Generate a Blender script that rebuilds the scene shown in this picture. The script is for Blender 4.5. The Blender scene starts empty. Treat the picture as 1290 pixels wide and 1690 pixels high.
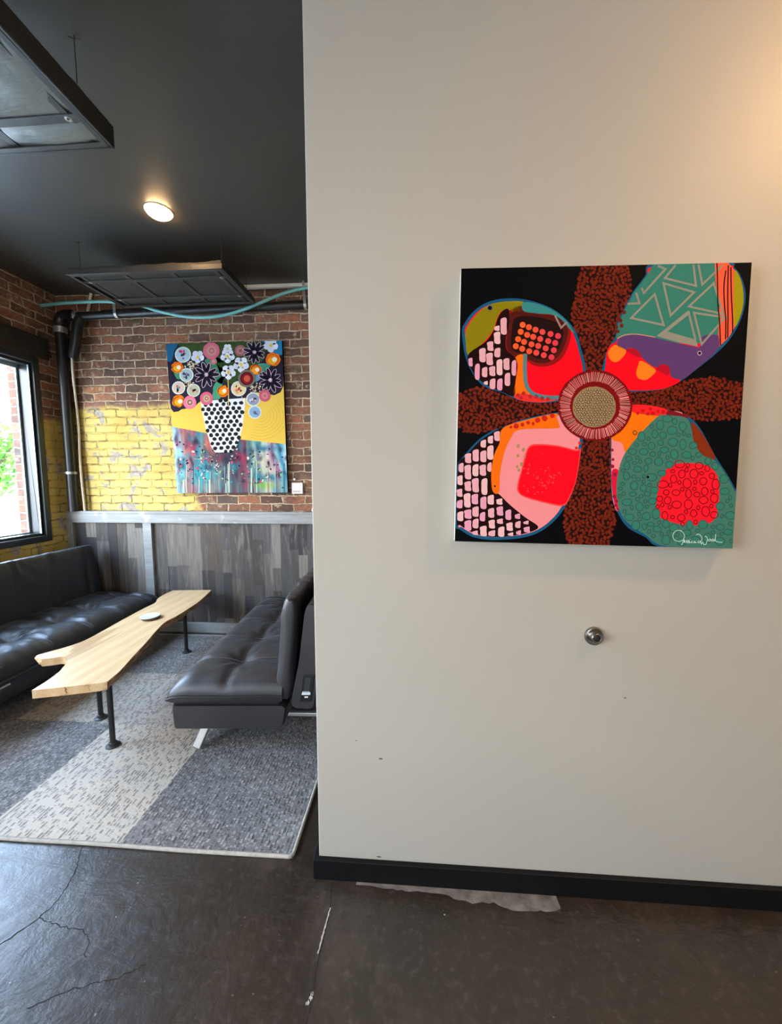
import bpy, bmesh, math, random
from mathutils import Vector, Matrix, noise as mnoise
from math import sin, cos, pi, sqrt, exp, radians

random.seed(7)
S = bpy.context.scene
COL = S.collection

# ------------------------------------------------------------------ camera
F_PX = 642.9
cam_d = bpy.data.cameras.new('camera')
cam = bpy.data.objects.new('camera', cam_d)
COL.objects.link(cam)
cam_d.sensor_fit = 'HORIZONTAL'
cam_d.sensor_width = 36.0
cam_d.lens = 36.0 * F_PX / 1290.0
cam_d.clip_start = 0.02
yaw, pitch, roll = radians(-3.9635), radians(-5.1549), radians(-0.1032)
fwd = Vector((sin(yaw) * cos(pitch), cos(yaw) * cos(pitch), sin(pitch)))
rgt = Vector((cos(yaw), -sin(yaw), 0.0))
upv = rgt.cross(fwd)
r2 = rgt * cos(roll) + upv * sin(roll)
u2 = upv * cos(roll) - rgt * sin(roll)
mw = Matrix((r2, u2, -fwd)).transposed().to_4x4()
mw.translation = Vector((0, 0, 1.5))
cam.matrix_world = mw
S.camera = cam

# ------------------------------------------------------------------ view, world
S.view_settings.view_transform = 'Standard'
S.view_settings.look = 'None'
S.view_settings.gamma = 1.0
S.view_settings.use_curve_mapping = False
S.view_settings.exposure = 0.34
S.cycles.use_denoising = True
S.cycles.max_bounces = 10
S.cycles.diffuse_bounces = 5
S.cycles.glossy_bounces = 4
S.cycles.sample_clamp_indirect = 8.0

W = bpy.data.worlds.new('sky')
S.world = W
W.use_nodes = True
wn = W.node_tree
bg = wn.nodes['Background']
tc = wn.nodes.new('ShaderNodeTexCoord')
sp = wn.nodes.new('ShaderNodeSeparateXYZ')
cr = wn.nodes.new('ShaderNodeValToRGB')
wn.links.new(tc.outputs['Generated'], sp.inputs[0])
wn.links.new(sp.outputs['Z'], cr.inputs[0])
cr.color_ramp.elements[0].position = 0.0
cr.color_ramp.elements[0].color = (0.92, 0.97, 1.0, 1)
cr.color_ramp.elements[1].position = 0.6
cr.color_ramp.elements[1].color = (0.48, 0.69, 1.0, 1)
wn.links.new(cr.outputs[0], bg.inputs['Color'])
bg.inputs['Strength'].default_value = 20.0

# room numbers
XL = -3.39          # inner face of the brick wall with the window
YB = 3.58           # inner face of the far brick wall
YW = 1.324          # white wall facing the camera
XE = -0.366         # free end of the white wall
ZC = 3.19           # ceiling
XR, YF = 3.2, -3.2  # far right wall and street-front wall behind the camera

def portal(name, loc, rot, sx, sy):
    d = bpy.data.lights.new(name, 'AREA')
    d.shape = 'RECTANGLE'; d.size = sx; d.size_y = sy
    d.cycles.is_portal = True
    o = bpy.data.objects.new(name, d)
    o.location = loc; o.rotation_euler = rot
    COL.objects.link(o)
portal('portal_window', (XL - 0.32, 1.95, 1.74), (0, radians(-90), 0), 1.7, 2.8)
portal('portal_shop_window', (XL - 0.32, -1.35, 1.53), (0, radians(-90), 0), 2.3, 2.4)
portal('portal_storefront', (-0.4, YF - 0.2, 1.4), (radians(90), 0, 0), 0.45, 2.6)

LAMP_SPOTS = []   # filled by the downlight builder

# ------------------------------------------------------------------ colours, materials
def lin(c):
    c = c / 255.0
    return c / 12.92 if c <= 0.04045 else ((c + 0.055) / 1.055) ** 2.4
def rgb(r, g, b):
    return (lin(r), lin(g), lin(b), 1.0)

class NT:
    def __init__(self, name):
        self.m = bpy.data.materials.new(name)
        self.m.use_nodes = True
        self.t = self.m.node_tree
        self.b = self.t.nodes['Principled BSDF']
        self.out = self.t.nodes['Material Output']
    def n(self, kind, **kw):
        nd = self.t.nodes.new('ShaderNode' + kind)
        for k, v in kw.items():
            setattr(nd, k, v)
        return nd
    def l(self, a, b):
        self.t.links.new(a, b)
    def pos(self):
        return self.n('NewGeometry').outputs['Position']
    def math(self, op, a, b=None, c=None, clamp=False):
        nd = self.n('Math', operation=op, use_clamp=clamp)
        for i, v in enumerate((a, b, c)):
            if v is None: continue
            if isinstance(v, (int, float)): nd.inputs[i].default_value = v
            else: self.l(v, nd.inputs[i])
        return nd.outputs[0]
    def scale(self, vec, s):
        nd = self.n('VectorMath', operation='MULTIPLY')
        self.l(vec, nd.inputs[0]); nd.inputs[1].default_value = s
        return nd.outputs[0]
    def noise(self, vec, scale, detail=3.0, rough=0.55, dist=0.0):
        nd = self.n('TexNoise')
        nd.inputs['Scale'].default_value = scale
        nd.inputs['Detail'].default_value = detail
        nd.inputs['Roughness'].default_value = rough
        nd.inputs['Distortion'].default_value = dist
        if vec is not None: self.l(vec, nd.inputs['Vector'])
        return nd.outputs[0]
    def ramp(self, fac, stops, interp='LINEAR'):
        nd = self.n('ValToRGB')
        e = nd.color_ramp.elements
        nd.color_ramp.interpolation = interp
        while len(e) > 1: e.remove(e[-1])
        e[0].position, e[0].color = stops[0][0], stops[0][1]
        for p, c in stops[1:]:
            q = e.new(p); q.color = c
        self.l(fac, nd.inputs[0])
        return nd.outputs[0]
    def mix(self, fac, a, b, blend='MIX'):
        nd = self.n('Mix', data_type='RGBA', blend_type=blend)
        for sock, v in ((nd.inputs[0], fac), (nd.inputs[6], a), (nd.inputs[7], b)):
            if isinstance(v, (int, float)): sock.default_value = v
            elif isinstance(v, tuple): sock.default_value = v
            else: self.l(v, sock)
        return nd.outputs[2]
    def step(self, v, lo, hi):
        nd = self.n('MapRange', interpolation_type='SMOOTHSTEP')
        self.l(v, nd.inputs[0])
        nd.inputs[1].default_value = lo; nd.inputs[2].default_value = hi
        return nd.outputs[0]
    def set(self, key, v):
        s = self.b.inputs[key]
        if isinstance(v, (int, float, tuple)): s.default_value = v
        else: self.l(v, s)
    def bump(self, h, strength, dist=0.01, prev=None):
        nd = self.n('Bump')
        nd.inputs['Strength'].default_value = strength
        nd.inputs['Distance'].default_value = dist
        self.l(h, nd.inputs['Height'])
        if prev is not None: self.l(prev, nd.inputs['Normal'])
        self.l(nd.outputs[0], self.b.inputs['Normal'])
        return nd.outputs[0]

def simple(name, c, rough=0.5, metal=0.0, spec=0.5, var=0.0, vscale=8.0, bump=0.0, bscale=60.0, coat=0.0):
    t = NT(name)
    p = t.pos()
    if var:
        f = t.noise(p, vscale, 4)
        d = tuple(x * (1 - var) for x in c[:3]) + (1,)
        h = tuple(min(1, x * (1 + var)) for x in c[:3]) + (1,)
        t.set('Base Color', t.ramp(f, [(0.3, d), (0.7, h)]))
    else:
        t.set('Base Color', c)
    t.set('Roughness', rough); t.set('Metallic', metal); t.set('Specular IOR Level', spec)
    if coat: t.set('Coat Weight', coat)
    if bump: t.bump(t.noise(p, bscale, 3), bump, 0.004)
    return t.m

def combine_wall(t):
    """(x+y, z): courses run level on both brick walls"""
    p = t.pos()
    s = t.n('SeparateXYZ'); t.l(p, s.inputs[0])
    c = t.n('CombineXYZ')
    t.l(t.math('ADD', s.outputs[0], s.outputs[1]), c.inputs[0])
    t.l(s.outputs[2], c.inputs[1])
    return p, s, c.outputs[0]

def brick_material(name, painted, left=False, bright=1.0):
    t = NT(name)
    p, s, v = combine_wall(t)
    nz = t.n('TexNoise'); nz.inputs['Scale'].default_value = 12.0; nz.inputs['Detail'].default_value = 5
    t.l(p, nz.inputs['Vector'])
    wob = t.n('VectorMath', operation='MULTIPLY_ADD')
    t.l(nz.outputs['Color'], wob.inputs[0]); wob.inputs[1].default_value = (0.046, 0.034, 0); t.l(v, wob.inputs[2])
    vec = wob.outputs[0]
    bt = t.n('TexBrick'); t.l(vec, bt.inputs['Vector'])
    bt.inputs['Color1'].default_value = (0, 0, 0, 1); bt.inputs['Color2'].default_value = (1, 1, 1, 1)
    bt.inputs['Mortar'].default_value = (0.5, 0.5, 0.5, 1)
    bt.inputs['Scale'].default_value = 1.0
    bt.inputs['Mortar Size'].default_value = 0.0085
    bt.inputs['Mortar Smooth'].default_value = 0.5
    bt.inputs['Brick Width'].default_value = 0.212
    bt.inputs['Row Height'].default_value = 0.0745
    per = t.n('SeparateColor'); t.l(bt.outputs['Color'], per.inputs[0])
    mort = bt.outputs['Fac']
    k = bright
    def q(r, g, b): return rgb(r * k, g * k, b * k)
    bc = t.ramp(per.outputs[0], [(0.0, q(92, 66, 54)), (0.22, q(126, 86, 66)), (0.42, q(144, 96, 70)), (0.6, q(128, 98, 82)), (0.78, q(166, 104, 72)), (0.9, q(104, 86, 76)), (1.0, q(186, 122, 80))])
    fine = t.noise(p, 38, 5, 0.65)
    bc = t.mix(t.step(fine, 0.35, 0.75), bc, t.mix(0.55, bc, q(72, 56, 48)))
    soot = t.noise(p, 2.4, 4, 0.6)
    bc = t.mix(t.step(soot, 0.48, 0.66), bc, t.mix(0.62, bc, q(78, 64, 54)))
    lime = t.noise(p, 14, 6, 0.7)
    bc = t.mix(t.math('MULTIPLY', t.step(lime, 0.55, 0.68), 0.8), bc, q(186, 160, 132))
    mc = t.ramp(t.noise(p, 22, 4), [(0.3, q(146, 124, 98)), (0.7, q(206, 182, 150))])
    col = t.mix(t.step(mort, 0.25, 0.8), bc, mc)
    if painted:
        e1 = t.noise(p, 5.0, 5, 0.6); e2 = t.noise(p, 11.0, 5, 0.65)
        zt = t.math('ADD', s.outputs[2], t.math('MULTIPLY', t.math('SUBTRACT', e1, 0.5), 0.16))
        top = 2.02 if left else 2.15
        m = t.step(zt, top + 0.035, top - 0.02)
        if not left:
            xt = t.math('ADD', s.outputs[0], t.math('MULTIPLY', t.math('SUBTRACT', e2, 0.5), 0.35))
            m = t.math('MULTIPLY', m, t.step(xt, -2.06, -2.15))
        yel = t.ramp(t.noise(p, 4.0, 3), [(0.35, rgb(190, 160, 82)), (0.65, rgb(212, 186, 106))])
        # flaked patches where pale plaster and old white paint show
        fl = t.noise(p, 5.5, 8, 0.7, 0.5)
        fl = t.step(fl, 0.555, 0.60)
        yel = t.mix(fl, yel, t.ramp(t.noise(p, 30, 4), [(0.3, rgb(140, 126, 108)), (0.7, rgb(178, 168, 156))]))
        # open joints read as broken dark lines through the paint
        br = t.math('MULTIPLY', t.step(mort, 0.55, 1.0), t.step(t.noise(p, 16, 4), 0.47, 0.58))
        yel = t.mix(t.math('MULTIPLY', br, 0.75), yel, rgb(110, 84, 48))
        pin = t.step(t.noise(p, 60, 2), 0.72, 0.76)
        yel = t.mix(pin, yel, rgb(70, 56, 46))
        col = t.mix(m, col, yel)
    t.set('Base Color', col)
    t.set('Roughness', 0.82); t.set('Specular IOR Level', 0.3)
    h = t.math('SUBTRACT', t.math('MULTIPLY', fine, 0.35), t.math('MULTIPLY', mort, 0.9))
    t.bump(h, 0.9, 0.012)
    return t.m

M = {}
M['brick'] = brick_material('painted_old_brick', True)
M['brick_left'] = brick_material('old_brick', True, True)
M['brick_out'] = brick_material('outdoor_brick', False, bright=0.85)

# white wall: roller-stippled eggshell
t = NT('eggshell_wall_paint'); p = t.pos()
t.set('Base Color', t.ramp(t.noise(p, 1.3, 3), [(0.3, rgb(168, 161, 148)), (0.7, rgb(171, 165, 153))]))
t.set('Roughness', 0.55); t.set('Specular IOR Level', 0.35)
t.bump(t.noise(p, 240, 2), 0.10, 0.002)
M['wall'] = t.m

M['ceiling'] = simple('black_ceiling_paint', rgb(66, 64, 59), 0.42, 0, 0.5, 0.08, 3, 0.08, 90)
M['base_black'] = simple('black_baseboard', rgb(7, 8, 9), 0.5, 0, 0.25)
M['dark_metal'] = simple('dark_painted_metal', rgb(50, 49, 46), 0.45, 0.0, 0.5, 0.15, 12)
M['pipe_black'] = simple('black_pipe', rgb(26, 27, 27), 0.38, 0.0, 0.5, 0.2, 9)
M['frame_win'] = simple('dark_green_black_frame', rgb(34, 40, 40), 0.32, 0.0, 0.5)
M['bead'] = simple('grey_sash_bead', rgb(150, 168, 172), 0.4, 0.3, 0.5)
M['header'] = simple('brown_black_header', rgb(52, 44, 36), 0.55, 0, 0.4, 0.25, 6)
M['chrome'] = simple('brushed_chrome', rgb(212, 210, 204), 0.4, 0.55)
M['nickel'] = simple('satin_nickel', rgb(150, 146, 138), 0.3, 1.0)
M['rubber'] = simple('black_rubber', rgb(12, 12, 12), 0.6)
M['white_pl'] = simple('white_plastic', rgb(226, 220, 206), 0.45)
M['cream_cable'] = simple('cream_cable_jacket', rgb(206, 194, 168), 0.5)
M['teal_cable'] = simple('teal_conduit_jacket', rgb(110, 176, 170), 0.4)
M['strap'] = simple('galvanised_strap', rgb(176, 174, 166), 0.38, 0.7, 0.5, 0.15, 40)
M['rail_paint'] = None
M['card'] = simple('white_card', rgb(226, 212, 206), 0.6)
M['card_grey'] = simple('grey_card_print', rgb(120, 108, 108), 0.6)
M['porcelain'] = simple('white_porcelain', rgb(226, 226, 222), 0.15, 0, 0.6, coat=0.5)
M['dish_dark'] = simple('dark_glazed_rim', rgb(96, 84, 66), 0.3, 0, 0.6)
M['leaf'] = simple('street_tree_leaves', rgb(84, 150, 44), 0.6, 0, 0.3, 0.35, 14)
M['bark'] = simple('tree_bark', rgb(92, 78, 64), 0.8, 0, 0.2, 0.3, 10)
M['pave'] = simple('street_paving', rgb(196, 192, 186), 0.8, 0, 0.2, 0.1, 2)
M['teal_wall'] = simple('pale_teal_masonry', rgb(126, 186, 186), 0.7)

t = NT('lamp_lens')
t.set('Base Color', (1, 0.9, 0.75, 1))
t.set('Emission Color', (1.0, 0.60, 0.28, 1)); t.set('Emission Strength', 70.0)
M['lens'] = t.m

# weathered planks: tint from a colour attribute, grain along z
t = NT('weathered_plank'); p = t.pos()
at = t.n('VertexColor', layer_name='tint')
class _T: outputs = {'Color': t.mix(1.0, at.outputs['Color'], (0.74, 0.73, 0.72, 1), 'MULTIPLY')}
at = _T
g = t.noise(t.scale(p, (60, 60, 3.2)), 1.0, 5, 0.65, 0.6)
g2 = t.noise(t.scale(p, (14, 14, 2.0)), 1.0, 4, 0.6, 1.2)
c = t.mix(t.step(g, 0.4, 0.75), at.outputs['Color'], t.mix(0.55, at.outputs['Color'], rgb(50, 46, 44)))
c = t.mix(t.math('MULTIPLY', t.step(g2, 0.52, 0.7), 0.55), c, rgb(134, 126, 116))
c = t.mix(t.math('MULTIPLY', t.step(g2, 0.42, 0.3), 0.5), c, rgb(62, 56, 54))
t.set('Base Color', c); t.set('Roughness', 0.6); t.set('Specular IOR Level', 0.3)
t.bump(g, 0.35, 0.003)
M['plank'] = t.m

t = NT('grey_washed_rail'); p = t.pos()
g = t.noise(t.scale(p, (3, 30, 26)), 1.0, 5, 0.6)
g3 = t.noise(p, 5, 4, 0.6)
c = t.ramp(g, [(0.3, rgb(128, 128, 126)), (0.7, rgb(158, 158, 155))])
c = t.mix(t.step(g3, 0.62, 0.7), c, rgb(190, 192, 190))
t.set('Base Color', c); t.set('Roughness', 0.5)
t.bump(g, 0.15, 0.002)
M['rail'] = t.m

# stained concrete
t = NT('stained_concrete'); p = t.pos()
n1 = t.noise(p, 1.6, 6, 0.62, 0.8); n2 = t.noise(p, 7, 6, 0.65, 0.4); n3 = t.noise(p, 40, 4, 0.6)
c = t.ramp(n1, [(0.32, rgb(28, 21, 16)), (0.5, rgb(42, 34, 27)), (0.68, rgb(64, 55, 47))])
c = t.mix(t.step(n2, 0.52, 0.72), c, rgb(38, 29, 23))
c = t.mix(t.math('MULTIPLY', t.step(n3, 0.5, 0.8), 0.3), c, rgb(104, 97, 90))
chip = t.math('MULTIPLY', t.step(t.noise(p, 26, 2), 0.735, 0.76), t.step(n2, 0.45, 0.55))
c = t.mix(chip, c, rgb(176, 170, 164))
t.set('Base Color', c)
t.set('Roughness', t.math('ADD', t.math('MULTIPLY', n2, 0.22), 0.24))
t.set('Specular IOR Level', 0.6)
sc = t.noise(t.scale(p, (6, 22, 1)), 1.0, 6, 0.7, 1.5)
b1 = t.bump(n2, 0.32, 0.016)
t.bump(sc, 0.22, 0.008, b1)
t.set('Coat Weight', 0.25); t.set('Coat Roughness', 0.3)
M['concrete'] = t.m
M['crack'] = simple('concrete_crack', rgb(26, 22, 20), 0.9)
M['crack_light'] = simple('scuffed_joint', rgb(178, 170, 160), 0.8)
M['scrape'] = simple('bare_scraped_concrete', rgb(112, 106, 100), 0.7, 0, 0.3, 0.45, 22, 0.4, 60)

# rug: patchwork tiles of woven dashes
t = NT('woven_rug'); p = t.pos()
at = t.n('VertexColor', layer_name='tint')
warp = t.noise(p, 20, 2)
sv = t.n('SeparateXYZ'); t.l(p, sv.inputs[0])
row = t.math('FRACT', t.math('MULTIPLY', sv.outputs[0], 66.0))
rowid = t.math('FLOOR', t.math('MULTIPLY', sv.outputs[0], 66.0))
cv = t.n('CombineXYZ')
t.l(t.math('MULTIPLY', rowid, 3.17), cv.inputs[0]); t.l(t.math('MULTIPLY', sv.outputs[1], 26.0), cv.inputs[1])
dash = t.noise(cv.outputs[0], 1.0, 2, 0.5)
rowgap = t.math('ABSOLUTE', t.math('SUBTRACT', row, 0.5))
big = t.noise(t.scale(p, (3.0, 9.0, 1)), 1.0, 4, 0.6)
dm = t.math('MULTIPLY', t.step(dash, 0.46, 0.60), t.step(rowgap, 0.47, 0.25))
c0 = t.mix(1.0, at.outputs['Color'], (0.9, 0.9, 0.92, 1), 'MULTIPLY')
c = t.mix(t.math('MULTIPLY', t.step(big, 0.42, 0.7), 0.45), c0, t.mix(0.5, c0, rgb(176, 172, 166)))
c = t.mix(t.math('MULTIPLY', dm, 0.8), c, t.mix(0.72, c, rgb(40, 38, 38)))
cv2 = t.n('CombineXYZ')
t.l(t.math('MULTIPLY', rowid, 5.31), cv2.inputs[0]); t.l(t.math('MULTIPLY', sv.outputs[1], 48.0), cv2.inputs[1])
fleck = t.math('MULTIPLY', t.step(t.noise(cv2.outputs[0], 1.0, 3, 0.6), 0.48, 0.62), t.step(rowgap, 0.45, 0.2))
c = t.mix(t.math('MULTIPLY', fleck, 0.42), c, rgb(198, 192, 182))
fib = t.noise(p, 420, 2)
c = t.mix(t.math('MULTIPLY', t.step(fib, 0.4, 0.7), 0.45), c, t.mix(0.6, c, rgb(232, 228, 222)))
t.set('Base Color', c); t.set('Roughness', 0.95); t.set('Specular IOR Level', 0.1)
t.bump(t.math('SUBTRACT', t.math('MULTIPLY', fib, 0.4), dm), 0.6, 0.004)
M['rug'] = t.m
M['binding'] = simple('rug_binding_tape', rgb(176, 168, 154), 0.9, 0, 0.1, 0.15, 60, 0.4, 300)

# leather
def leather(name, c, rough, sheen):
    t = NT(name); p = t.pos()
    t.set('Sheen Weight', sheen); t.set('Sheen Roughness', 0.35); t.set('Sheen Tint', (0.80, 0.90, 1.0, 1))
    t.set('Base Color', c)
    f = t.noise(p, 5, 4)
    t.set('Roughness', t.math('ADD', t.math('MULTIPLY', f, 0.14), rough))
    t.set('Specular IOR Level', 0.7)
    gr = t.noise(p, 330, 2)
    cre = t.noise(t.scale(p, (9, 22, 9)), 1.0, 4, 0.6, 1.4)
    b = t.bump(gr, 0.08, 0.001)
    t.bump(cre, 0.32, 0.006, b)
    return t.m
M['leather'] = leather('dark_brown_leather', rgb(37, 34, 36), 0.38, 0.04)
M['leather_black'] = leather('black_leather', rgb(30, 33, 39), 0.36, 0.2)
M['stitch'] = simple('leather_piping', rgb(24, 22, 23), 0.4)
M['thread'] = simple('pale_seam_thread', rgb(122, 114, 110), 0.6)
M['pad_black'] = simple('black_outlet_plastic', rgb(16, 17, 18), 0.4)
M['pad_grille'] = simple('dark_grey_sticker_print', rgb(48, 50, 52), 0.5)
M['sticker'] = simple('white_sticker', rgb(214, 216, 214), 0.5)
M['fabric'] = None
t = NT('black_wrapped_batting'); p = t.pos()
t.set('Base Color', rgb(118, 120, 114)); t.set('Roughness', 0.36); t.set('Specular IOR Level', 0.5)
t.bump(t.noise(t.scale(p, (9, 30, 9)), 1.0, 4, 0.6, 1.0), 0.4, 0.006)
M['fabric'] = t.m
M['fabric_shaded'] = simple('shaded_black_wrap', rgb(52, 51, 47), 0.6, 0, 0.3, 0.15, 6, 0.3, 20)  # darker copy of the same wrap; the far panel's shade put into colour
M['batting'] = simple('warm_lit_wrap_edge', rgb(206, 164, 106), 0.6, 0, 0.3, 0.3, 20, 0.6, 30)  # warm spill of the downlight painted onto the black wrap's edge

# live edge slab
t = NT('pale_live_edge_wood'); p = t.pos()
w = t.n('TexWave'); w.wave_type = 'BANDS'; w.bands_direction = 'X'
w.inputs['Scale'].default_value = 3.2; w.inputs['Distortion'].default_value = 5.5
w.inputs['Detail'].default_value = 3; w.inputs['Detail Scale'].default_value = 0.7
t.l(t.scale(p, (1.0, 0.16, 1.0)), w.inputs['Vector'])
g = t.noise(t.scale(p, (80, 5, 80)), 1.0, 4, 0.6)
c = t.ramp(w.outputs[1], [(0.0, rgb(218, 180, 132)), (0.55, rgb(223, 187, 139)), (1.0, rgb(228, 194, 148))])
c = t.mix(t.math('MULTIPLY', t.step(g, 0.45, 0.75), 0.35), c, rgb(176, 132, 84))
c = t.mix(t.math('MULTIPLY', t.step(t.noise(t.scale(p, (9, 1.1, 9)), 1.0, 3, 0.5, 1.0), 0.6, 0.66), 0.5), c, rgb(156, 108, 66))
t.set('Base Color', c); t.set('Roughness', 0.36); t.set('Specular IOR Level', 0.45)
t.bump(g, 0.06, 0.002)
M['wood'] = t.m
t = NT('bark_edge'); p = t.pos()
g = t.noise(t.scale(p, (30, 12, 60)), 1.0, 5, 0.7)
t.set('Base Color', t.ramp(g, [(0.3, rgb(96, 70, 48)), (0.5, rgb(160, 122, 84)), (0.7, rgb(214, 174, 126))]))
t.set('Roughness', 0.75); t.bump(g, 0.8, 0.01)
M['barkedge'] = t.m

# painted canvas
t = NT('canvas_paint'); p = t.pos()
at = t.n('VertexColor', layer_name='tint')
t.set('Base Color', t.mix(t.math('MULTIPLY', t.noise(p, 46, 4), 0.06), t.mix(1.0, at.outputs['Color'], (0.84, 0.84, 0.84, 1), 'MULTIPLY'), (0.02, 0.02, 0.02, 1)))
t.set('Roughness', 0.65); t.set('Specular IOR Level', 0.04)
t.bump(t.noise(p, 160, 3), 0.12, 0.002)
M['paint'] = t.m

t = NT('window_pane')
tr = t.n('BsdfTransparent'); gl = t.n('BsdfGlossy'); gl.inputs['Roughness'].default_value = 0.02
fr = t.n('Fresnel')
bk = t.n('NewGeometry').outputs['Backfacing']      # same reflectance on both faces of the thin pane
t.l(t.math('SUBTRACT', 1.45, t.math('MULTIPLY', bk, 1.45 - 1 / 1.45)), fr.inputs['IOR'])
ms = t.n('MixShader'); t.l(fr.outputs[0], ms.inputs[0]); t.l(tr.outputs[0], ms.inputs[1]); t.l(gl.outputs[0], ms.inputs[2])
t.l(ms.outputs[0], t.out.inputs['Surface'])
M['glass'] = t.m

# ------------------------------------------------------------------ mesh helpers
class MB:
    def __init__(self):
        self.v = []; self.f = []; self.fm = []; self.fc = []; self.m = 0; self.c = (1, 1, 1, 1); self.flat = []
    def face(self, idx):
        self.f.append(list(idx)); self.fm.append(self.m); self.fc.append(self.c)
    def poly(self, pts):
        i = len(self.v); self.v += [tuple(p) for p in pts]
        self.face(range(i, i + len(pts)))
    def box(self, a, b):
        x0, y0, z0 = a; x1, y1, z1 = b
        i = len(self.v)
        self.v += [(x0, y0, z0), (x1, y0, z0), (x1, y1, z0), (x0, y1, z0), (x0, y0, z1), (x1, y0, z1), (x1, y1, z1), (x0, y1, z1)]
        for q in ((3, 2, 1, 0), (4, 5, 6, 7), (0, 1, 5, 4), (1, 2, 6, 5), (2, 3, 7, 6), (3, 0, 4, 7)):
            self.face([i + k for k in q])
        return self
    def bar(self, p, q, w, h, up=(0, 0, 1)):
        p = Vector(p); q = Vector(q); d = (q - p).normalized(); up = Vector(up)
        s = d.cross(up).normalized(); n = s.cross(d)
        i = len(self.v)
        for e in (p, q):
            for a, b in ((-1, -1), (1, -1), (1, 1), (-1, 1)):
                self.v.append(tuple(e + s * (a * w / 2) + n * (b * h / 2)))
        for k in range(4):
            self.face((i + k, i + (k + 1) % 4, i + 4 + (k + 1) % 4, i + 4 + k))
        self.face((i + 3, i + 2, i + 1, i)); self.face((i + 4, i + 5, i + 6, i + 7))
        return self
    def tube(self, pts, r, seg=12):
        pts = [Vector(p) for p in pts]; n = len(pts)
        rs = r if isinstance(r, (list, tuple)) else [r] * n
        d = (pts[1] - pts[0]).normalized()
        ref = Vector((0, 0, 1)) if abs(d.z) < 0.9 else Vector((1, 0, 0))
        s = d.cross(ref).normalized()
        i0 = len(self.v)
        for k in range(n):
            if k == 0: d = (pts[1] - pts[0]).normalized()
            elif k == n - 1: d = (pts[k] - pts[k - 1]).normalized()
            else: d = ((pts[k + 1] - pts[k]).normalized() + (pts[k] - pts[k - 1]).normalized()).normalized()
            s = (s - d * s.dot(d)).normalized(); u = d.cross(s)
            for j in range(seg):
                a = 2 * pi * j / seg
                self.v.append(tuple(pts[k] + s * (rs[k] * cos(a)) + u * (rs[k] * sin(a))))
        for k in range(n - 1):
            for j in range(seg):
                a = i0 + k * seg + j; b = i0 + k * seg + (j + 1) % seg
                self.face((a, b, b + seg, a + seg))
        self.face([i0 + j for j in reversed(range(seg))])
        self.face([i0 + (n - 1) * seg + j for j in range(seg)])
        return self
    def lathe(self, o, axis, prof, seg=32):
        """prof: list of (radius, distance along axis)"""
        o = Vector(o); ax = Vector(axis).normalized()
        ref = Vector((0, 0, 1)) if abs(ax.z) < 0.9 else Vector((1, 0, 0))
        s = ax.cross(ref).normalized(); u = ax.cross(s)
        i0 = len(self.v)
        for r, h in prof:
            for j in range(seg):
                a = 2 * pi * j / seg
                self.v.append(tuple(o + ax * h + s * (r * cos(a)) + u * (r * sin(a))))
        for k in range(len(prof) - 1):
            for j in range(seg):
                a = i0 + k * seg + j; b = i0 + k * seg + (j + 1) % seg
                self.face((a, b, b + seg, a + seg))
        if prof[0][0] > 1e-6: self.face([i0 + j for j in reversed(range(seg))])
        if prof[-1][0] > 1e-6: self.face([i0 + (len(prof) - 1) * seg + j for j in range(seg)])
        return self
    def grid(self, fn, nu, nv, wrapu=False):
        i0 = len(self.v)
        for a in range(nu):
            for b in range(nv):
                self.v.append(tuple(fn(a, b)))
        for a in range(nu if wrapu else nu - 1):
            for b in range(nv - 1):
                a2 = (a + 1) % nu
                self.face((i0 + a * nv + b, i0 + a2 * nv + b, i0 + a2 * nv + b + 1, i0 + a * nv + b + 1))
        return i0
    def prism(self, poly, z0, z1):
        n = len(poly); i = len(self.v)
        self.v += [(x, y, z0) for x, y in poly] + [(x, y, z1) for x, y in poly]
        self.face([i + k for k in reversed(range(n))]); self.face([i + n + k for k in range(n)])
        for k in range(n):
            self.face((i + k, i + (k + 1) % n, i + n + (k + 1) % n, i + n + k))
        return self

def build(name, mb, mats, parent=None, at=(0, 0, 0), smooth=None, bevel=0.0, seg=2, fix=True, subsurf=0):
    """link mb as one mesh object; vertices are given in room coordinates"""
    if not isinstance(mats, (list, tuple)): mats = [mats]
    base = Vector(at)
    if parent is not None:
        base = Vector((0, 0, 0)); q = parent
        while q is not None:
            base = base + Vector(q.location); q = q.parent
    me = bpy.data.meshes.new(name)
    me.from_pydata([tuple(Vector(v) - base) for v in mb.v], [], mb.f)
    for m in mats: me.materials.append(m)
    me.polygons.foreach_set('material_index', mb.fm)
    ca = me.color_attributes.new('tint', 'FLOAT_COLOR', 'CORNER')
    buf = []
    for pl in me.polygons:
        c = mb.fc[pl.index]
        if isinstance(c, list):
            for x in c: buf += list(x)
        else:
            buf += list(c) * pl.loop_total
    ca.data.foreach_set('color', buf)
    if fix:
        bm = bmesh.new(); bm.from_mesh(me)
        bmesh.ops.remove_doubles(bm, verts=bm.verts, dist=1e-6)
        bmesh.ops.recalc_face_normals(bm, faces=bm.faces)
        bm.to_mesh(me); bm.free()
    if smooth is not None:
        me.shade_smooth()
        me.set_sharp_from_angle(angle=radians(smooth))
    me.update()
    o = bpy.data.objects.new(name, me)
    COL.objects.link(o)
    if parent is not None:
        o.parent = parent
    else:
        o.location = base
    if bevel:
        b = o.modifiers.new('bevel', 'BEVEL'); b.width = bevel; b.segments = seg; b.limit_method = 'ANGLE'
        b.angle_limit = radians(40)
    if subsurf:
        s = o.modifiers.new('sub', 'SUBSURF'); s.levels = subsurf; s.render_levels = subsurf
    return o

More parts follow.
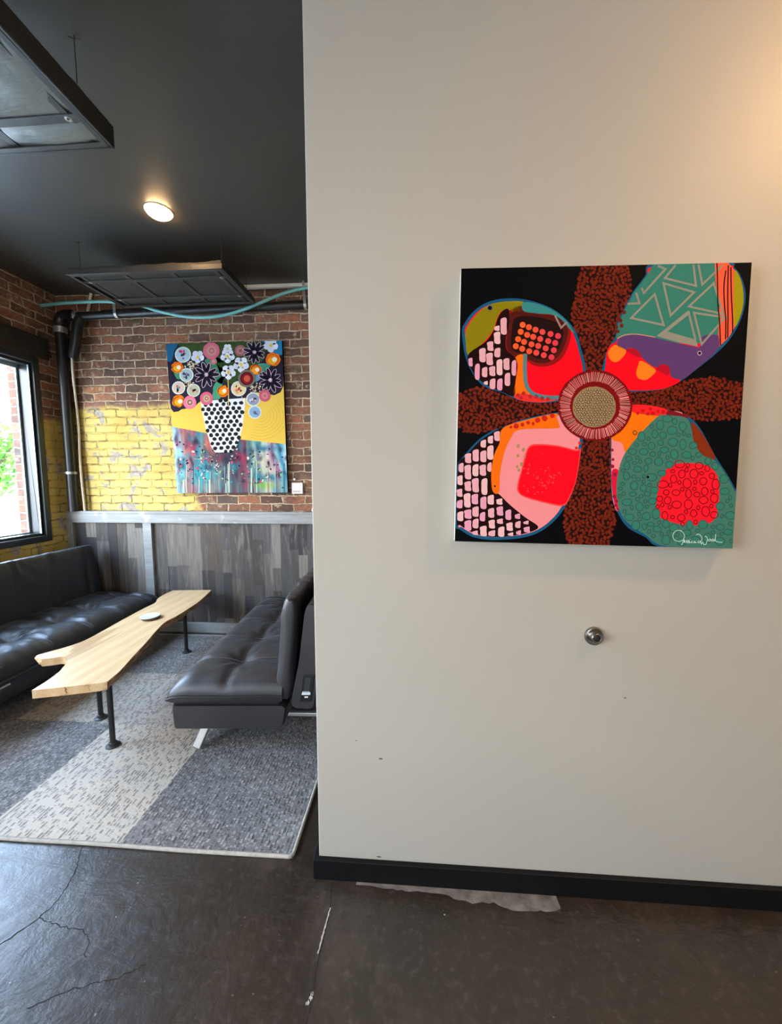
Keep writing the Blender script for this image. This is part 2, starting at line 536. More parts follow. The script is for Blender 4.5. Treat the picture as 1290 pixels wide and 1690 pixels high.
def thing(name, label, cat, loc, group=None):
    o = bpy.data.objects.new(name, None)
    o.empty_display_size = 0.1
    o.location = loc; COL.objects.link(o)
    tag(o, label, cat, group)
    return o
def tag(o, label, cat, group=None):
    o['label'] = label; o['category'] = cat
    if group: o['group'] = group
    return o
def struct(o):
    o['kind'] = 'structure'
    return o
def struct_empty(name, loc):
    o = bpy.data.objects.new(name, None); o.location = loc; COL.objects.link(o)
    return struct(o)
def spline(pts, n=8, closed=False):
    P = [Vector(p) for p in pts]; out = []; L = len(P)
    rng = range(L) if closed else range(L - 1)
    for i in rng:
        if closed:
            a, b, c, d = P[(i - 1) % L], P[i], P[(i + 1) % L], P[(i + 2) % L]
        else:
            a = P[i - 1] if i else P[0] * 2 - P[1]; b = P[i]; c = P[i + 1]
            d = P[i + 2] if i + 2 < L else P[-1] * 2 - P[-2]
        for k in range(n):
            s = k / n
            out.append(0.5 * ((2 * b) + (c - a) * s + (2 * a - 5 * b + 4 * c - d) * s * s + (3 * b - a - 3 * c + d) * s ** 3))
    if not closed: out.append(P[-1])
    return out

# ================================================================== THE ROOM
# floor with cracks and a scraped strip
fl = MB(); fl.box((XL - 0.33, YF - 0.3, -0.12), (XR + 0.1, YB + 0.12, 0.0))
def strip(mb, pts, w, z):
    P = [Vector((x, y, 0)) for x, y in pts]
    Lf, Rt = [], []
    for i, q in enumerate(P):
        d = (P[min(i + 1, len(P) - 1)] - P[max(i - 1, 0)]).normalized(); n = Vector((-d.y, d.x, 0))
        ww = w * (0.6 + 0.8 * random.random())
        Lf.append((q + n * ww / 2)); Rt.append((q - n * ww / 2))
    for i in range(len(P) - 1):
        mb.poly([(Lf[i].x, Lf[i].y, z), (Rt[i].x, Rt[i].y, z), (Rt[i + 1].x, Rt[i + 1].y, z), (Lf[i + 1].x, Lf[i + 1].y, z)])
def jag(pts, amp, n=10):
    out = []
    for q in spline([(x, y, 0) for x, y in pts], n):
        out.append((q.x + random.uniform(-amp, amp), q.y + random.uniform(-amp, amp)))
    return out
fl.m = 1
strip(fl, jag([(-1.37, 1.39), (-1.30, 1.27), (-1.275, 1.18), (-1.29, 1.11), (-1.34, 1.03)], 0.003), 0.0035, 0.0006)
strip(fl, jag([(-1.285, 1.12), (-1.20, 1.10), (-1.09, 1.085), (-1.03, 1.02)], 0.004), 0.002, 0.0006)
strip(fl, jag([(-0.83, 1.02), (-0.90, 0.98), (-1.0, 0.95), (-1.1, 0.90)], 0.004), 0.002, 0.0006)
strip(fl, jag([(-0.312, 1.303), (-0.30, 1.2), (-0.303, 1.07), (-0.30, 0.96), (-0.305, 0.7)], 0.0015, 14), 0.003, 0.0006)
fl.m = 2
strip(fl, jag([(-0.299, 1.215), (-0.305, 1.14), (-0.309, 1.08)], 0.001), 0.004, 0.0009)
strip(fl, jag([(-0.30, 0.99), (-0.303, 0.975), (-0.31, 0.96)], 0.002), 0.008, 0.0009)
fl.m = 3
up = [(x, 1.31) for x in (-0.22, 0.50)]
low = jag([(0.50, 1.262), (0.43, 1.252), (0.33, 1.250), (0.27, 1.268), (0.18, 1.264), (0.10, 1.283), (-0.02, 1.287), (-0.10, 1.292), (-0.22, 1.298)], 0.004, 5)
fl.poly([(x, y, 0.0005) for x, y in up] + [(x, y, 0.0005) for x, y in low])
for _ in range(26):
    x = random.uniform(-1.0, 1.1); y = random.uniform(0.75, 1.27); r = random.uniform(0.001, 0.0035)
    fl.poly([(x + r * random.uniform(.6, 1.3) * cos(a * pi / 3) * 1.4, y + r * random.uniform(.5, 1.2) * sin(a * pi / 3), 0.0007) for a in range(6)])
struct(build('floor', fl, [M['concrete'], M['crack'], M['crack_light'], M['scrape']], fix=False))

ce = MB(); ce.box((XL - 0.33, YF - 0.3, ZC), (XR + 0.1, YB + 0.12, ZC + 0.12))
struct(build('ceiling', ce, M['ceiling']))

# left brick wall with two window openings
W1 = (0.45, 3.355, 0.921, 2.559)
W2 = (-2.5, -0.2, 0.4, 2.65)
wl = MB(); xo = XL - 0.30
def wallpiece(y0, y1, z0, z1):
    wl.m = 0; wl.box((XL - 0.135, y0, z0), (XL, y1, z1))
    wl.m = 1; wl.box((xo, y0, z0), (XL - 0.135, y1, z1)); wl.m = 0
wallpiece(W1[1], YB, 0, ZC); wallpiece(W2[1], W1[0], 0, ZC); wallpiece(YF, W2[0], 0, ZC)
for w in (W1, W2):
    wallpiece(w[0], w[1], 0, w[2]); wallpiece(w[0], w[1], w[3], ZC)
struct(build('wall_left', wl, [M['brick_left'], M['brick_out']], fix=False))

wb = MB(); wb.box((XL - 0.3, YB, 0), (XR, YB + 0.12, ZC))
struct(build('wall_back', wb, M['brick']))

ww = MB(); ww.box((XE, YW, 0), (XR, YW + 0.13, ZC))
struct(build('wall_right', ww, M['wall'], bevel=0.004, seg=2))
wr_ = bpy.data.objects['wall_right']
for x, z, w, h_ in ((0.71, .745, .006, .002), (-.13, .48, .008, .003), (-.22, .545, .004, .002), (-.14, .09, .010, .003)):
    f = MB(); f.poly([(x + w * cos(a * pi / 4) * random.uniform(.7, 1.2), YW - .0004, z + h_ * sin(a * pi / 4) * random.uniform(.6, 1.2)) for a in range(8)])
    build('scuff_mark', f, M['dark_metal'], wr_, fix=False)
ws = MB(); ws.box((XR, YF, 0), (XR + 0.1, YB, ZC))
struct(build('wall_side', ws, M['wall']))
# street front behind the camera: low sill, posts, transom, and infill added to cut daylight
wf = MB()
wf.box((XL, YF - 0.12, 0), (XR, YF, 0.12)); wf.box((XL, YF - 0.12, 2.75), (XR, YF, ZC))
for x in (XL + 0.1, 1.5, XR - 0.1): wf.box((x - 0.1, YF - 0.12, 0.12), (x + 0.1, YF, 2.75))
wf.box((0.3, YF - 0.12, 0.12), (XR - 0.2, YF, 2.75)); wf.box((XL + 0.2, YF - 0.12, 0.12), (-0.6, YF, 2.75)); wf.box((-0.2, YF - 0.12, 0.12), (0.3, YF, 2.75))
struct(build('wall_front', wf, M['wall']))

# black baseboard on the white wall, wrapped round its free end
bb = MB(); bb.box((XE - 0.018, YW - 0.018, 0.0), (XR, YW, 0.0795)); bb.box((XE - 0.018, YW, 0.0), (XE, YW + 0.13, 0.0795))
struct(build('baseboard_right', bb, M['base_black'], bevel=0.002))

# window 1: deep dark frame, sash, bead, pane
w1 = struct_empty('window_1', (XL, (W1[0] + W1[1]) / 2, W1[2]))
def ring(mb, x0, x1, y0, y1, z0, z1, t):
    mb.box((x0, y0, z0), (x1, y0 + t, z1)); mb.box((x0, y1 - t, z0), (x1, y1, z1))
    mb.box((x0, y0 + t, z0), (x1, y1 - t, z0 + t)); mb.box((x0, y0 + t, z1 - t), (x1, y1 - t, z1))
y0, y1, z0, z1 = W1
f = MB(); ring(f, XL - 0.03, XL + 0.012, y0, y1, z0, z1, 0.052)
f.box((XL - 0.13, 1.86, z0 + .05), (XL - 0.0, 1.95, z1 - .05))
build('frame', f, M['frame_win'], w1, bevel=0.003)
f = MB(); ring(f, XL - 0.115, XL - 0.03, y0 + 0.03, y1 - 0.03, z0 + 0.03, z1 - 0.03, 0.045)
build('sash', f, M['frame_win'], w1, bevel=0.003)
f = MB(); ring(f, XL - 0.135, XL - 0.115, y0 + 0.06, y1 - 0.062, z0 + 0.055, z1 - 0.075, 0.03)
build('glazing_bead', f, M['bead'], w1, bevel=0.002)
f = MB(); f.box((XL - 0.034, y1 - 0.0745, z0 + 0.072), (XL - 0.016, y1 - 0.068, z1 - 0.075))
build('bead_glint', f, M['bead'], w1)  # pale strip standing in for the reflection along the sash bead
f = MB(); f.box((XL - 0.128, y0 + 0.08, z0 + 0.08), (XL - 0.124, y1 - 0.08, z1 - 0.08))
build('glass', f, M['glass'], w1)
w2 = struct_empty('window_2', (XL, (W2[0] + W2[1]) / 2, W2[2]))
f = MB(); ring(f, XL - 0.10, XL + 0.012, *W2, 0.07)
build('frame', f, M['frame_win'], w2, bevel=0.003)
f = MB(); f.box((XL - 0.07, W2[0] + .06, W2[2] + .06), (XL - 0.066, W2[1] - .06, W2[3] - .06))
build('glass', f, M['glass'], w2)

# header board over the window
h = MB(); h.box((XL, 0.30, 2.565), (XL + 0.02, 3.455, 2.752))
struct(build('trim_1', h, M['header'], bevel=0.003))

# wainscot on the far wall
wz = struct_empty('trim_2', (-1.5, YB, 0))
YP = 3.545; YQ = 3.515; x0 = XL; x1 = 2.2
pm = MB(); random.seed(21)
tints = [rgb(112, 105, 98), rgb(90, 84, 79), rgb(134, 126, 116), rgb(72, 68, 66), rgb(100, 90, 80), rgb(150, 142, 132), rgb(94, 91, 90), rgb(84, 74, 66), rgb(66, 64, 64)]
x = x0
while x < x1:
    w = random.choice((0.085, 0.105, 0.125)); z = 0.0
    z = -random.uniform(0.0, 0.5)
    while z < 1.1:
        L = random.choice((0.22, 0.45, 0.62, 0.8)); pm.c = random.choice(tints)
        d = random.uniform(0, 0.004)
        pm.box((x, YP - d, max(z, 0.02)), (min(x + w, x1), YB, min(z + L, 1.10)))
        z += L
    x += w
build('plank_panel', pm, M['plank'], wz, fix=False)
f = MB(); f.box((x0, YQ, 1.066), (x1, YP + 0.03, 1.154)); f.box((x0, YQ - 0.004, 1.154), (x1, YB, 1.178))
build('cap_rail', f, M['rail'], wz, bevel=0.003)
for a, b in ((x0, XL + 0.062), (-2.618, -2.533), (-0.42, -0.335), (0.9, 0.985)):
    f = MB(); f.box((a, YQ, 0.097), (b, YP, 1.066)); build('stile', f, M['rail'], wz, bevel=0.003)
f = MB(); f.box((x0, YQ, 0), (x1, YP, 0.097)); build('base_rail', f, M['rail'], wz, bevel=0.003)

# ================================================================== RUG
random.seed(5)
rug = thing('area_rug', 'grey and beige patchwork woven rug lying under the coffee table', 'rug', (-1.8, 2.4, 0))
xs = [-3.10, -2.475, -1.832, -1.207, -0.488]; ys = [1.378, 2.124, 2.722, 3.44]
LIGHT, DARK, MID, TAUPE = rgb(204, 190, 168), rgb(98, 95, 93), rgb(124, 118, 110), rgb(166, 152, 132)
tile = [[DARK, DARK, LIGHT, DARK], [DARK, TAUPE, rgb(186, 175, 160), DARK], [MID, rgb(110, 105, 98), MID, DARK]]
r = MB()
for j in range(3):
    for i in range(4):
        r.c = tile[j][i]
        r.box((xs[i], ys[j], 0.0), (xs[i + 1], ys[j + 1], 0.009))
pl = build('pile', r, M['rug'], rug, fix=False)
r = MB(); a, b, c, d = xs[0], xs[-1], ys[0], ys[-1]
rr = [(a + (b - .02 - a) * k / 12, c + .002 * sin(k * 1.7), .006) for k in range(13)] + [(b - .02 + .02 * sin(q), c + .02 - .02 * cos(q), .006) for q in (.4, .8, 1.2, 1.5)] + [(b, c + .02 + (d - c - .02) * k / 12, .006) for k in range(1, 13)]
r.tube(rr, 0.0075, 8); r.tube([(a, c, .006), (a, d, .006)], .0075, 8); r.tube([(a, d, .006), (b, d, .006)], .0075, 8)
build('binding', r, M['binding'], rug, smooth=50)

# ================================================================== FUTONS
def futon(root, O, du, L, leather_mat, dressed):
    O = Vector((O[0], O[1], 0)); U = Vector((cos(du[0]) * du[1], sin(du[0]) * du[1], 0)); V = Vector((-sin(du[0]), cos(du[0]), 0))
    G = lambda u, v, z: O + U * u + V * v + Vector((0, 0, z))
    zf = 0.019
    seams_v = [0.27, 0.60, 0.92, 1.22, L - 0.12]
    su = 0.30; Uw = 0.60
    # base
    mb = MB(); bi = 0.0 if dressed else 0.035
    prof = [(bi + 0.012, .145), (bi + 0.004, .165), (bi, .268), (bi + 0.004, .276), (0.60, .276), (0.618, .262), (0.600, .165), (0.585, .145)]
    st = [0.0, 0.012, L - 0.012, L]
    ins = [0.008, 0, 0, 0.008]
    def bf(a, b):
        u, z = prof[a]; uc, zc = 0.31, 0.21; k = 1 - ins[b] * 3
        return G(uc + (u - uc) * k, st[b], zc + (z - zc) * k)
    i0 = mb.grid(bf, len(prof), len(st), True)
    n = len(prof); m = len(st)
    mb.face([i0 + k * m for k in range(n)]); mb.face([i0 + k * m + m - 1 for k in reversed(range(n))])
    build('base', mb, leather_mat, root, smooth=35)
    # seat cushion
    def E(d, w):
        e = max(0.0, min(1.0, d / w)); return sqrt(1 - (1 - e) ** 2)
    def top(u, v):
        ed = E(u + .006, 0.13) * (0.35 + .65 * E(v + .004, 0.12)) * (0.35 + .65 * E(L - v + .004, 0.12)) * min(1.0, 0.55 + E(v + .002, 0.03) * .45)
        if u < 0.002: ed = 0.0
        h = 0.318 + 0.102 * ed
        g = 0.010 * exp(-((u - su) / 0.022) ** 2)
        for s in seams_v:
            g = max(g, 0.012 * exp(-((v - s) / 0.020) ** 2))
            rr = sqrt((u - su) ** 2 + (v - s) ** 2)
            g += 0.026 * exp(-(rr / 0.075) ** 2)
            ang = math.atan2(v - s, u - su)
            h += 0.0040 * sin(9 * ang + s * 5) * exp(-((rr - 0.09) / 0.06) ** 2)
        sv_ = [-.05] + seams_v + [L + .05]
        for p, q in zip(sv_[:-1], sv_[1:]):
            if p <= v <= q:
                kv = (v - p) / (q - p); break
        ku = u / su if u < su else min(1.0, (u - su) / (Uw + .06 - su))
        h += (0.010 if dressed else 0.014) * ed * (4 * ku * (1 - ku)) * max(0.0, 4 * kv * (1 - kv)) ** .7
        h += (0.003 if dressed else 0.008) * ed * mnoise.noise(Vector((u * 12, v * 26, O.x)))
        h += 0.0035 * mnoise.noise(Vector((u * 9, v * 6, O.x)))
        return h - g * ed
    mb = MB(); NU, NV = 44, 120
    def uu(a):
        q = a / (NU - 1); return Uw * (0.5 - 0.5 * cos(pi * q)) * .5 + Uw * q * .5
    def vv(b):
        q = b / (NV - 1); return L * (0.5 - 0.5 * cos(pi * q)) * .3 + L * q * .7
    def tf(a, b):
        u, v = uu(a), vv(b)
        return G(-0.018 + u * 1.03, -0.012 + v * (L + .02) / L, top(u, v))
    i0 = mb.grid(tf, NU, NV)
    def lf(a, b):
        u, v = uu(a), vv(b); e = min(u, Uw - u, v, L - v)
        return G(-0.018 + u * 1.03, -0.012 + v * (L + .02) / L, 0.308 - 0.034 * min(1, max(0, e) / 0.03))
    i1 = mb.grid(lf, NU, NV)
    def edge(seq):
        for p, q in zip(seq[:-1], seq[1:]): mb.face((i0 + p, i0 + q, i1 + q, i1 + p))
    edge([a * NV for a in range(NU)]); edge([a * NV + NV - 1 for a in range(NU)])
    edge(list(range(NV))); edge([(NU - 1) * NV + b for b in range(NV)])
    seat = build('seat_cushion', mb, leather_mat, root, smooth=60)
    mb = MB()
    sv = lambda b: b * L / 40
    mb.tube([G(-0.018 + u * 1.03, -0.014, (top(u, 0.0) + .308) / 2 + .003) for u in [k * Uw / 24 for k in range(25)]], 0.0045, 8)
    mb.tube([G(-0.020, -0.012 + v * (L + .02) / L, .313) for v in [k * L / 24 for k in range(25)]], 0.0045, 8)
    build('piping', mb, M['stitch'], seat, smooth=60)
    mb = MB()
    def on_top(u, v, e): return G(-0.018 + u * 1.03, -0.012 + v * (L + .02) / L, top(u, v) + e)
    for off in (0.012,):
        mb.tube([on_top(su + off, v, .0006) for v in [0.02 + k * (L - .04) / 90 for k in range(91)]], 0.0011, 5)
        for s in seams_v:
            mb.tube([on_top(u, s + off, .0006) for u in [0.02 + k * (Uw - .05) / 40 for k in range(41)]], 0.0011, 5)
    build('seam_thread', mb, M['thread'], seat, smooth=60)
    # backrest cushion: rounded slab swept along the length
    P0 = Vector((0.605, 0.305)); P1 = Vector((0.655, 0.865))
    ax = (P1 - P0).normalized(); nn = Vector((-ax.y, ax.x)); H = (P1 - P0).length; T = 0.088
    K = 56
    def sec(k):
        a = 2 * pi * k / K; ex = 0.36
        cx = abs(cos(a)) ** ex * (1 if cos(a) >= 0 else -1); sx = abs(sin(a)) ** ex * (1 if sin(a) >= 0 else -1)
        return cx, sx
    NB = 90
    def bfn(k, b):
        q = b / (NB - 1); v = L * ((0.5 - 0.5 * cos(pi * q)) * .4 + q * .6)
        e = min(v, L - v); k2 = 0.45 + 0.55 * E(e, 0.05)
        c_, s_ = sec(k)
        hh = c_ * H / 2 * (0.965 + 0.035 * E(e, 0.05)); tt = s_ * T / 2 * k2
        gr = 0.0
        if s_ > 0:
            for s in seams_v:
                gr = max(gr, 0.010 * exp(-((v - s) / 0.018) ** 2))
                rr = sqrt((v - s) ** 2 + hh ** 2); gr += 0.014 * exp(-(rr / 0.07) ** 2)
            tt += 0.010 * (1 - (2 * hh / H) ** 2)
            gr = max(gr, 0.007 * exp(-(hh / 0.016) ** 2))
        wr = 0.007 * mnoise.noise(Vector((v * 16, hh * 12, 3 + O.x))) + 0.006 * mnoise.noise(Vector((v * 40, hh * 14, 9)))
        tt += (wr if s_ > 0 else -wr) - gr
        pc = (P0 + P1) / 2 + ax * (hh + wr * .8) + nn * tt
        return G(pc.x, v, pc.y)
    mb = MB(); i0 = mb.grid(bfn, K, NB, True)
    mb.face([i0 + k * NB for k in range(K)]); mb.face([i0 + k * NB + NB - 1 for k in reversed(range(K))])
    build('backrest_cushion', mb, leather_mat, root, smooth=50)
    # padded back board behind it
    prof = [(.640, .292), (.652, .266), (.668, .257), (.742, .252), (.762, .262), (.772, .30), (.806, .52), (.835, .80), (.830, .825), (.810, .838), (.752, .834), (.735, .815), (.725, .78), (.690, .52)]
    st = [0.0, 0.006, 0.018, L - 0.018, L - 0.006, L]; sc_ = [0.93, 0.975, 1, 1, 0.975, 0.93]
    cx = sum(p[0] for p in prof) / len(prof); cz = sum(p[1] for p in prof) / len(prof)
    mb = MB()
    def pf(a, b):
        u, z = prof[a]; k = sc_[b]
        return G(cx + (u - cx) * (1 - (1 - k) * 1.0), st[b], cz + (z - cz) * (1 - (1 - k) * .25))
    i0 = mb.grid(pf, len(prof), len(st), True); n, m = len(prof), len(st)
    mb.face([i0 + k * m for k in range(n)]); mb.face([i0 + k * m + m - 1 for k in reversed(range(n))])
    board = build('back_board', mb, leather_mat, root, smooth=40)
    # chrome legs
    for v in (0.05, L - 0.05):
        mb = MB(); mb.bar(G(0.112, v - 0.015, zf), G(0.165, v + .02, 0.15), 0.034, 0.040, up=tuple(U)); build('leg', mb, M['chrome'], root, bevel=0.003)
    for v in (0.30, L - 0.30):
        mb = MB(); mb.bar(G(0.45, v, 0.150), G(0.50, v, 0.045), 0.024, 0.02, up=tuple(U))
        mb.bar(G(0.48, v, 0.045), G(0.93, v, 0.034), 0.026, 0.022)
        mb.bar(G(0.905, v, 0.034), G(0.80, v, 0.28), 0.02, 0.02, up=tuple(U))
        mb.bar(G(0.925, v, 0.034), G(0.925, v, zf), 0.03, 0.03, up=tuple(U))
        build('leg', mb, M['chrome'], root, bevel=0.003)
    mb = MB(); mb.bar(G(0.772, 0.30, 0.27), G(0.772, L - 0.30, 0.27), 0.02, 0.02); build('hinge_rail', mb, M['dark_metal'], root)
    if dressed:
        # black outlet pad with stickers set in the near end of the board
        ux = lambda a, b: (0.722 + a * 0.060 + b * 0.022, 0.300 + b * 0.148)
        def quad(mb, a0, a1, b0, b1, e0, e1):
            c = [ux(a0, b0), ux(a1, b0), ux(a1, b1), ux(a0, b1)]
            i = len(mb.v)
            for e in (e0, e1):
                mb.v += [tuple(G(u, e, z)) for u, z in c]
            mb.face((i, i + 1, i + 2, i + 3)); mb.face((i + 7, i + 6, i + 5, i + 4))
            for k in range(4): mb.face((i + k, i + (k + 1) % 4, i + 4 + (k + 1) % 4, i + 4 + k))
        mb = MB(); quad(mb, -.5, .5, 0, 1, 0.004, -0.006)
        pad = build('outlet_pad', mb, M['pad_black'], board, bevel=0.002); pad['label'] = 'black plastic outlet pad'
        mb = MB(); quad(mb, -.28, .22, .42, .92, -.004, -0.0066)
        for k in range(5): quad(mb, -.28 + .1 * k, -.22 + .1 * k, .42, .92, -.005, -.0074)
        build('printed_panel', mb, M['pad_grille'], pad)
        mb = MB(); quad(mb, -.40, .36, .27, .36, -.005, -.0070); quad(mb, -.12, .20, .16, .22, -.005, -.0070)
        k0 = -.36
        for wgl in (.07, .05, .08, .05, .07, .06):
            quad(mb, k0, k0 + wgl, .36, .405, -.005, -.0070); k0 += wgl + .05
        st_ = build('sticker', mb, M['sticker'], pad); st_['label'] = 'white barcode sticker'

random.seed(3)
fr_ = thing('futon_sofa', 'dark brown leather futon partly hidden by the white wall, outlet pad on its near end', 'sofa', (-1.0, 2.6, 0), 'leather futons round the table')
futon(fr_, (-1.318, 1.905), (radians(4.0), 1), 1.52, M['leather'], True)
fl_ = thing('futon_sofa', 'black leather futon standing under the window against the left brick wall', 'sofa', (-2.9, 2.6, 0), 'leather futons round the table')
futon(fl_, (-2.455, 1.78), (0.0, -1), 1.68, M['leather_black'], False)
mb = MB(); mb.bar((-2.488, 1.80, .240), (-2.488, 2.115, .243), 0.010, 0.010); build('front_trim', mb, M['chrome'], fl_)

# ================================================================== COFFEE TABLE
TOP = [(-1.904, 1.716), (-1.749, 1.761), (-1.593, 1.814), (-1.616, 1.935), (-1.667, 2.092), (-1.719, 2.265), (-1.782, 2.453), (-1.831, 2.629), (-1.825, 2.752), (-1.833, 2.921), (-1.853, 3.13), (-1.921, 3.437), (-2.094, 3.422), (-2.271, 3.401), (-2.274, 3.297), (-2.255, 3.167), (-2.199, 3.048), (-2.195, 2.916), (-2.177, 2.651), (-2.151, 2.416), (-2.148, 2.271), (-2.184, 2.18), (-2.236, 2.104), (-2.248, 2.074), (-2.228, 2.05), (-2.173, 2.029), (-2.122, 2.047), (-2.083, 2.065), (-2.034, 2.045), (-1.989, 1.997), (-1.96, 1.942), (-1.938, 1.897), (-1.914, 1.804)]
zt = 0.45
tb = thing('coffee_table', 'live-edge pale wood slab coffee table with notched end on black pipe legs', 'table', (-1.9, 2.5, 0))
corners = {0, 2, 11, 13, 25}
P = []
n = len(TOP)
def seg_pts(i):
    b, c = Vector(TOP[i]), Vector(TOP[(i + 1) % n]); a = Vector(TOP[i - 1]); d = Vector(TOP[(i + 2) % n])
    if i in corners: a = b * 2 - c
    if (i + 1) % n in corners: d = c * 2 - b
    return [0.5 * ((2 * b) + (c - a) * s + (2 * a - 5 * b + 4 * c - d) * s * s + (3 * b - a - 3 * c + d) * s ** 3) for s in (0, .25, .5, .75)]
own = []
for i in range(n):
    for q in seg_pts(i): P.append(q); own.append(i)
N = len(P); cen = sum(P, Vector((0, 0))) / N
live = [2 <= o < 11 or 13 <= o < 25 for o in own]
mb = MB()
def off(i, d):
    tdir = (P[(i + 1) % N] - P[i - 1]).normalized(); nr = Vector((tdir.y, -tdir.x))
    return P[i] + nr * d
rows = []
random.seed(11)
for lev, (z, d) in enumerate(((zt, 0), (zt - .007, .006), (zt - .018, .009), (zt - .030, .006), (zt - .044, .001))):
    rw = []
    for i in range(N):
        w = 0.0
        if live[i] and lev > 0: w = d + 0.010 * mnoise.noise(Vector((P[i].x * 24, P[i].y * 24, lev * 2.2))) - .004 * lev * (.5 + mnoise.noise(Vector((P[i].x * 9, P[i].y * 9, 4))))
        q = off(i, w); rw.append((q.x, q.y, z))
    rows.append(rw)
for rw in rows: mb.v += rw
mb.m = 0
mb.face(range(N)); mb.face([4 * N + k for k in reversed(range(N))])
for lev in range(4):
    for i in range(N):
        mb.m = 1 if live[i] and 2 <= own[i] < 11 else 0
        mb.face((lev * N + i, (lev + 1) * N + i, (lev + 1) * N + (i + 1) % N, lev * N + (i + 1) % N))
slab = build('slab_top', mb, [M['wood'], M['barkedge']], tb, smooth=30)
# pale bark pocket in the notch and a crack in the front edge
mb = MB(); mb.tube([(-1.770, 1.7545, .449), (-1.762, 1.7555, .438), (-1.768, 1.7545, .430), (-1.760, 1.7555, .418)], 0.0022, 6)
build('end_crack', mb, M['barkedge'], slab)
for x, y in ((-1.69, 1.936), (-1.961, 2.17), (-1.968, 3.084)):
    mb = MB(); mb.tube([(x, y, .012), (x, y, zt - .0442)], 0.0140, 20)
    lg = build('leg', mb, M['pipe_black'], tb, smooth=40)
    for z, nm in ((0.0105, 'floor_flange'), (zt - .054, 'top_flange')):
        s = 1 if z < .1 else -1
        zz = z if s > 0 else zt - .0442
        mb = MB(); mb.lathe((x, y, zz), (0, 0, s), [(0.036, 0), (0.036, .004), (0.031, .006), (0.0205, .009), (0.0195, .022), (0.0155, .024)], 28)
        build(nm, mb, M['dark_metal'], lg, smooth=40)

ds = thing('dish', 'small white round dish lying on the pale wood coffee table', 'dish', (-1.985, 2.695, zt))
mb = MB(); mb.lathe((-1.985, 2.695, zt), (0, 0, 1), [(0.046, 0), (0.060, .003), (0.066, .010), (0.060, .011)], 40)
build('lower_plate', mb, M['dish_dark'], ds, smooth=40)
mb = MB(); mb.lathe((-1.992, 2.698, zt + .0105), (0, 0, 1), [(0.050, 0), (0.064, .004), (0.068, .008), (0.066, .0105), (0.052, .009), (0.0, .0075)], 40)
build('upper_plate', mb, M['porcelain'], ds, smooth=40)

